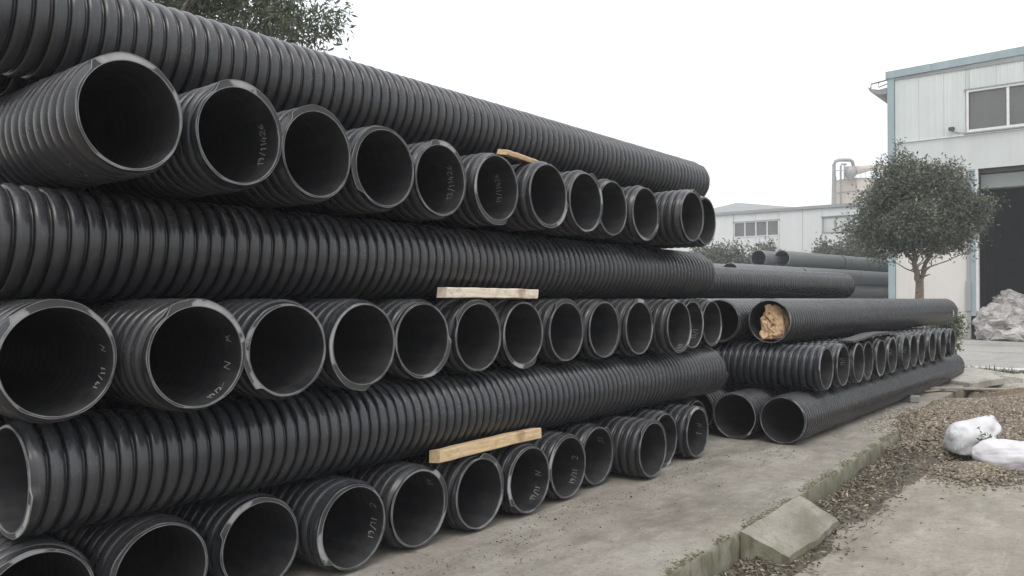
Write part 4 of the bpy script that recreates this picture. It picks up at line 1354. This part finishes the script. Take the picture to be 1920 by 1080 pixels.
m1 = MB().box(SX + .3, SX + 25.8, 9.10, 9.275, LOW, ROOF).box(SX + .32, SX + 25.7, -10.2, 9.0, ROOF - .3, ROOF - .2); sp_(m1, 'inner_lining', M['dark_inside'])
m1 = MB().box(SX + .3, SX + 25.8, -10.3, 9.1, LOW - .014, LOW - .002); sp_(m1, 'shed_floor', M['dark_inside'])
# lower wall left of the doorway, door frame, shutter box
DJ = 6.10
m1 = MB().box(SX, SX + .2, DJ + .30, 9.26, LOW, 7.10, .01); sp_(m1, 'low_wall', M['wall_low'])
m1 = MB().box(SX - .04, SX + .06, DJ + .28, 9.26, LOW, LOW + .30); sp_(m1, 'plinth', M['block'])
m1 = MB().box(SX - .06, SX + .22, DJ + .16, DJ + .30, LOW + .0, 7.11); sp_(m1, 'door_post', M['grey_trim'])
m1 = MB().box(SX - .04, SX + .3, DJ - .02, DJ + .157, LOW + 1.0, 7.11); sp_(m1, 'door_frame', M['cyan'])
m1 = MB().box(SX + .02, SX + .3, DJ - .13, DJ - .023, LOW, 7.11); sp_(m1, 'door_frame_edge', M['white_frame'])
m1 = MB().box(SX + .45, SX + 1.0, -6, DJ - .15, 6.28, 6.92, .03); sp_(m1, 'shutter_box', M['shutter'])
m1 = MB().box(SX + .3, SX + .6, -10.3, DJ - .15, 6.95, 7.45); sp_(m1, 'lintel_beam', M['dark_metal'])
m1 = MB().box(SX + .02, SX + .2, -10.5, -6.0, LOW, 7.1); sp_(m1, 'far_pier', M['wall_low'])
m1 = MB().box(SX - .12, SX - .063, DJ + .14, DJ + .34, LOW + 1.2, LOW + 2.5, .01); sp_(m1, 'door_latch_box', M['grey_trim'])
# eaves gutter and bracket on the left
m1 = MB()
prof_ = [(9.62, 11.25), (9.62, 10.95), (9.95, 10.98), (10.35, 11.18), (10.48, 11.42), (10.30, 11.30), (9.95, 11.20)]
V = [(SX + .1, y, z) for y, z in prof_] + [(SX + 3.0, y, z) for y, z in prof_]
nn_ = len(prof_)
m1.add(V, [tuple(range(nn_)), tuple(range(2 * nn_ - 1, nn_ - 1, -1))] + [(q, q + nn_, (q + 1) % nn_ + nn_, (q + 1) % nn_) for q in range(nn_)])
sp_(m1, 'eaves_gutter', M['steel'])
m1 = MB().tube([(SX + .05, 9.57, 11.58), (SX + .05, 10.28, 11.50), (SX + .05, 10.30, 11.3)], .03, 6).tube([(SX + .05, 9.60, 11.40), (SX + .05, 9.95, 11.3), (SX + .05, 9.95, 11.52)], .025, 6)
sp_(m1, 'gutter_bracket', M['dark_metal'])
# small camera lamp under the ledge line
m1 = MB().tube([(SX - .02, 6.92, 8.92), (SX - .14, 6.92, 8.92)], .035, 8).box(SX - .30, SX - .14, 6.80, 7.04, 8.84, 9.0, .03)
sp_(m1, 'wall_lamp', M['dark_metal'])
m1 = MB().tube([(SX - .05, 6.95, 8.86), (SX - .05, 6.7, 8.74), (SX - .05, 6.45, 8.72)], .015, 6); sp_(m1, 'lamp_cable', M['dark_metal'])
for q in range(6):
    m1 = MB().box(SX + 4 + q * 4, SX + 4.25 + q * 4, 8.7, 9.0, LOW, ROOF - .4); sp_(m1, 'inner_column', M['dark_metal'])
m1 = MB().box(SX + 1.6, SX + 1.75, 3.72, 3.86, LOW + 1.6, LOW + 4.0); sp_(m1, 'white_post', M['white_frame'])

# heaps of dusty plastic in the doorway
hp = [((SX - .4, 5.75, .55), (.9, .9, .9), 'Crumpled grey plastic film heaped highest against the door frame', 'heap'),
      ((SX - .1, 4.95, .35), (1.0, 1.0, .75), 'Crumpled grey plastic film bundle in the middle of the doorway', 'heap'),
      ((SX + .2, 4.2, .25), (.9, .8, .62), 'Dusty folded plastic bundle at the right of the doorway heap', 'heap'),
      ((SX - .95, 5.25, .05), (.6, .75, .35), 'Pale folded sheet of film spilling on the road from the heap', 'sheet_white'),
      ((SX - .6, 6.0, .1), (.55, .5, .55), 'Low crumpled film bundle touching the low wall by the doorway', 'heap'),
      ((SX - .9, 4.65, -.02), (.45, .55, .28), 'Small pale sheet bundle lying flat at the front of the heap', 'sheet_white'),
      ((SX + .9, 5.4, .9), (.9, 1.1, 1.1), 'Dusty film bundle inside the doorway behind the heap', 'heap'),
      ((SX - .3, 3.9, .0), (.5, .5, .42), 'Dark crumpled bundle in shadow at the right foot of the heap', 'rubber')]
for q, (c_, rad, lab, mt) in enumerate(hp):
    rad = tuple(r__ * .86 for r__ in rad); c_ = (c_[0] + .45, c_[1] - .42, c_[2])
    V, F = sphere_grid(64, 84, *rad, .9)
    Vn = []
    for v in V:
        p = Vector(v)
        nz_ = mnoise.ridged_multi_fractal(p * 1.5 + Vector((q * 7.3, q, 0)), 1., 2.2, 5, 1., 2.)
        nv = mnoise.noise_vector(p * 2.5 + Vector((q, 3, 1)))
        fw = mnoise.noise(Vector((p.x * 5 + nv.x * 2, p.y * 5, p.z * 14 + nv.z * 3)) + Vector((q, 0, 0)))
        p2 = p * (.72 + .2 * nz_ + .09 * fw) + nv * .2
        Vn.append(p2)
    o = link('film_bundle', mesh('film_bundle', Vn, F, M[mt], False), None, c_, (0, 0, q))
    zmin = min(v[2] for v in Vn)
    o.location.z = max(c_[2], LOW - zmin - .35 * rad[2])
    tag(o, lab, 'plastic waste', 'bundles of waste film in the shed doorway')

# ------------------------------------------------------------------ far building, silo
FX = 66.
fb = empty('far_workshop', (FX, 24, LOW))
tag(fb, 'Long low white workshop in the haze with two window bands', 'building')
def fp(mb, name, mat, par=None):
    v = [(p[0] - FX, p[1] - 24, p[2] - LOW) for p in mb.v]
    return link(name, mesh(name, v, mb.f, mat), par or fb)
FT = 8.85
wins = [(28.5, 24.6, 4, 'glass_far'), (21.0, 17.0, 4, 'glass_pale')]
WZa, WZb = 6.85, 8.08
ycuts = [48., 28.55, 24.55, 21.05, 16.95, 4.]
y = 48.
while y > 4.1:
    y2 = max(y - 1.94, 4.)
    for c_ in ycuts:
        if y2 < c_ < y - .01: y2 = c_
    m_ = (y + y2) / 2
    inw = any(b_ - .1 < m_ < a_ + .1 for a_, b_, _, _ in wins)
    if inw:
        fp(MB().box(FX, FX + .2, y2 + .012, y - .012, LOW, WZa - .04), 'wall_panel', M['wall_far'])
        fp(MB().box(FX, FX + .2, y2 + .012, y - .012, WZb + .04, FT), 'wall_panel', M['wall_far'])
    else:
        fp(MB().box(FX, FX + .2, y2 + .012, y - .012, LOW, FT), 'wall_panel', M['wall_far'])
    y = y2
fp(MB().box(FX + .1, FX + 14, 4, 48, LOW, WZa - .1).box(FX + .21, FX + 14, 4, 48, WZa - .1, FT - .02), 'shell', M['wall_far'])
fp(MB().box(FX - .18, FX + .3, 3.9, 48.1, FT - .02, FT + .22), 'eaves_trim', M['grey_trim'])
for (ya_, yb_, n_, gm) in wins:
    f1 = MB().box(FX - .05, FX + .12, yb_, ya_, WZa - .05, WZa + .03).box(FX - .05, FX + .12, yb_, ya_, WZb - .04, WZb + .03)
    fr = fp(f1, 'window_frame', M['white_frame'] if gm == 'glass_far' else M['grey_trim'])
    fp(MB().box(FX - .09, FX + .02, yb_ - .1, ya_ + .1, WZb + .033, WZb + .09), 'window_head', M['grey_trim'])
    st_ = (ya_ - yb_) / n_
    for q in range(n_ + 1):
        yy_ = ya_ - q * st_
        v = MB().box(FX - .05, FX + .12, yy_ - .045, yy_ + .045, WZa + .03, WZb - .04)
        fp(v, 'mullion', M['white_frame'] if gm == 'glass_far' else M['grey_trim'], fr)
    for q in range(n_):
        v = MB().box(FX + .03, FX + .05, ya_ - (q + 1) * st_ + .045, ya_ - q * st_ - .045, WZa + .03, WZb - .04)
        fp(v, 'pane', M[gm], fr)
# hipped grey roof behind the left part
def pt(xi, d, z):
    X_, Y_ = from_px(xi, d); return (X_, Y_, z)
rb = empty('grey_roofed_hall', (84, 36, LOW))
tag(rb, 'Low pitched grey roof of a hall rising behind the white workshop', 'building')
P_ = [pt(1383, 88, 1.53 + 180 / 1500 * 88), (81., 56., 8.5), (81., 26.0, 9.0), (110., 26., 8.5), (110., 56., 8.5), (104., 37., 12.2)]
P_[2] = pt(1510, 79, 1.53 + 170 / 1500 * 79)
V = [(p[0] - 84, p[1] - 36, p[2] - LOW) for p in P_]
link('roof', mesh('roof', V, [(0, 1, 2), (0, 2, 3, 5), (0, 5, 4, 1), (5, 3, 4)], M['roof_grey']), rb)
V = [(81.3 - 84, 54 - 36, 0), (81.3 - 84, 28 - 36, 0), (108 - 84, 28 - 36, 0), (108 - 84, 54 - 36, 0)]
V += [(a_, b_, 8.4) for a_, b_, _ in V]
link('hall_wall', mesh('hall_wall', V, [(0, 1, 5, 4), (1, 2, 6, 5), (2, 3, 7, 6), (3, 0, 4, 7)], M['wall_far']), rb)

# silo with duct work
sx0, sy0 = from_px(1607, 77)
silo = empty('cement_silo', (sx0, sy0, LOW))
tag(silo, 'Cream silo with looping pipes rising behind the white workshop', 'silo')
def cyl(r0, z0, z1, n=40):
    v = [(r0 * math.cos(2 * PI * k / n), r0 * math.sin(2 * PI * k / n), z) for z in (z0, z1) for k in range(n)]
    f = [(k, (k + 1) % n, n + (k + 1) % n, n + k) for k in range(n)] + [tuple(range(n - 1, -1, -1)), tuple(range(n, 2 * n))]
    return v, f
v, f = cyl(1.95, 0, 13.1); link('silo_body', mesh('silo_body', v, f, M['silo'], False), silo)
for z in (10.2, 11.8, 13.0):
    v, f = cyl(2.0, z, z + .1); link('silo_band', mesh('silo_band', v, f, M['steel']), silo)
def sv(a_, z, dpt=-2.1):
    a_ = a_ + dpt * .43
    return (a_ * .628 + dpt * .778, -a_ * .778 + dpt * .628, z)
m1 = MB()
m1.tube([sv(-2.2, 0), sv(-2.2, 9), sv(-2.08, 14.3), sv(-1.95, 14.6), sv(-1.6, 14.75), sv(-.6, 14.75), sv(-.35, 14.6), sv(-.25, 14.2), sv(-.25, 13.7)], .16, 10)
m1.build('riser_pipe', M['steel'], silo, True)
m1 = MB(); m1.tube([sv(-1.45, 8), sv(-1.45, 14.2), sv(-1.35, 14.35), sv(-.9, 14.35)], .09, 8); m1.build('thin_pipe', M['steel'], silo, True)
m1 = MB(); m1.tube([sv(-1.1, 12.9), sv(-1.1, 14.3)], .07, 8); m1.tube([sv(-1.9, 8.), sv(-1.9, 13.2)], .05, 6); m1.build('vent_pipe', M['steel'], silo, True)
m1 = MB(); m1.tube([sv(-.55, 12.9), sv(-.55, 13.4), sv(-.55, 14.1)], [.25, .55, .55], 14); m1.build('cyclone', M['steel'], silo, True)
m1 = MB(); m1.tube([sv(-.1, 13.75), sv(1.2, 14.0), sv(4.6, 14.35)], [.42, .28, .26], 10); m1.build('duct', M['silo'], silo, True)
m1 = MB()
for q in range(9):
    a_ = -1.95 + q * .48; m1.tube([sv(a_, 13.1, -1.2), sv(a_, 13.9, -1.2)], .025, 5)
m1.tube([sv(-1.95, 13.9, -1.2), sv(1.9, 13.9, -1.2)], .03, 5); m1.build('guard_rail', M['steel'], silo)
m1 = MB(); m1.tube([sv(0, 8., -2.0), sv(0, 13.1, -2.0)], .06, 6); m1.build('ladder_rail', M['steel'], silo)

# ------------------------------------------------------------------ haze
hm = bpy.data.materials.new('haze')
hm.use_nodes = True
t = hm.node_tree
t.nodes.clear()
o_ = t.nodes.new('ShaderNodeOutputMaterial')
pv = t.nodes.new('ShaderNodeVolumePrincipled')
pv.inputs['Color'].default_value = (.97, .98, 1, 1)
pv.inputs['Density'].default_value = .0019
t.links.new(pv.outputs[0], o_.inputs['Volume'])
hz = MB().box(-410, 410, -410, 410, LOW - 1.3, 16.5).build('haze', hm)
tag(hz, 'Pale daylight haze over the yard', kind='stuff')
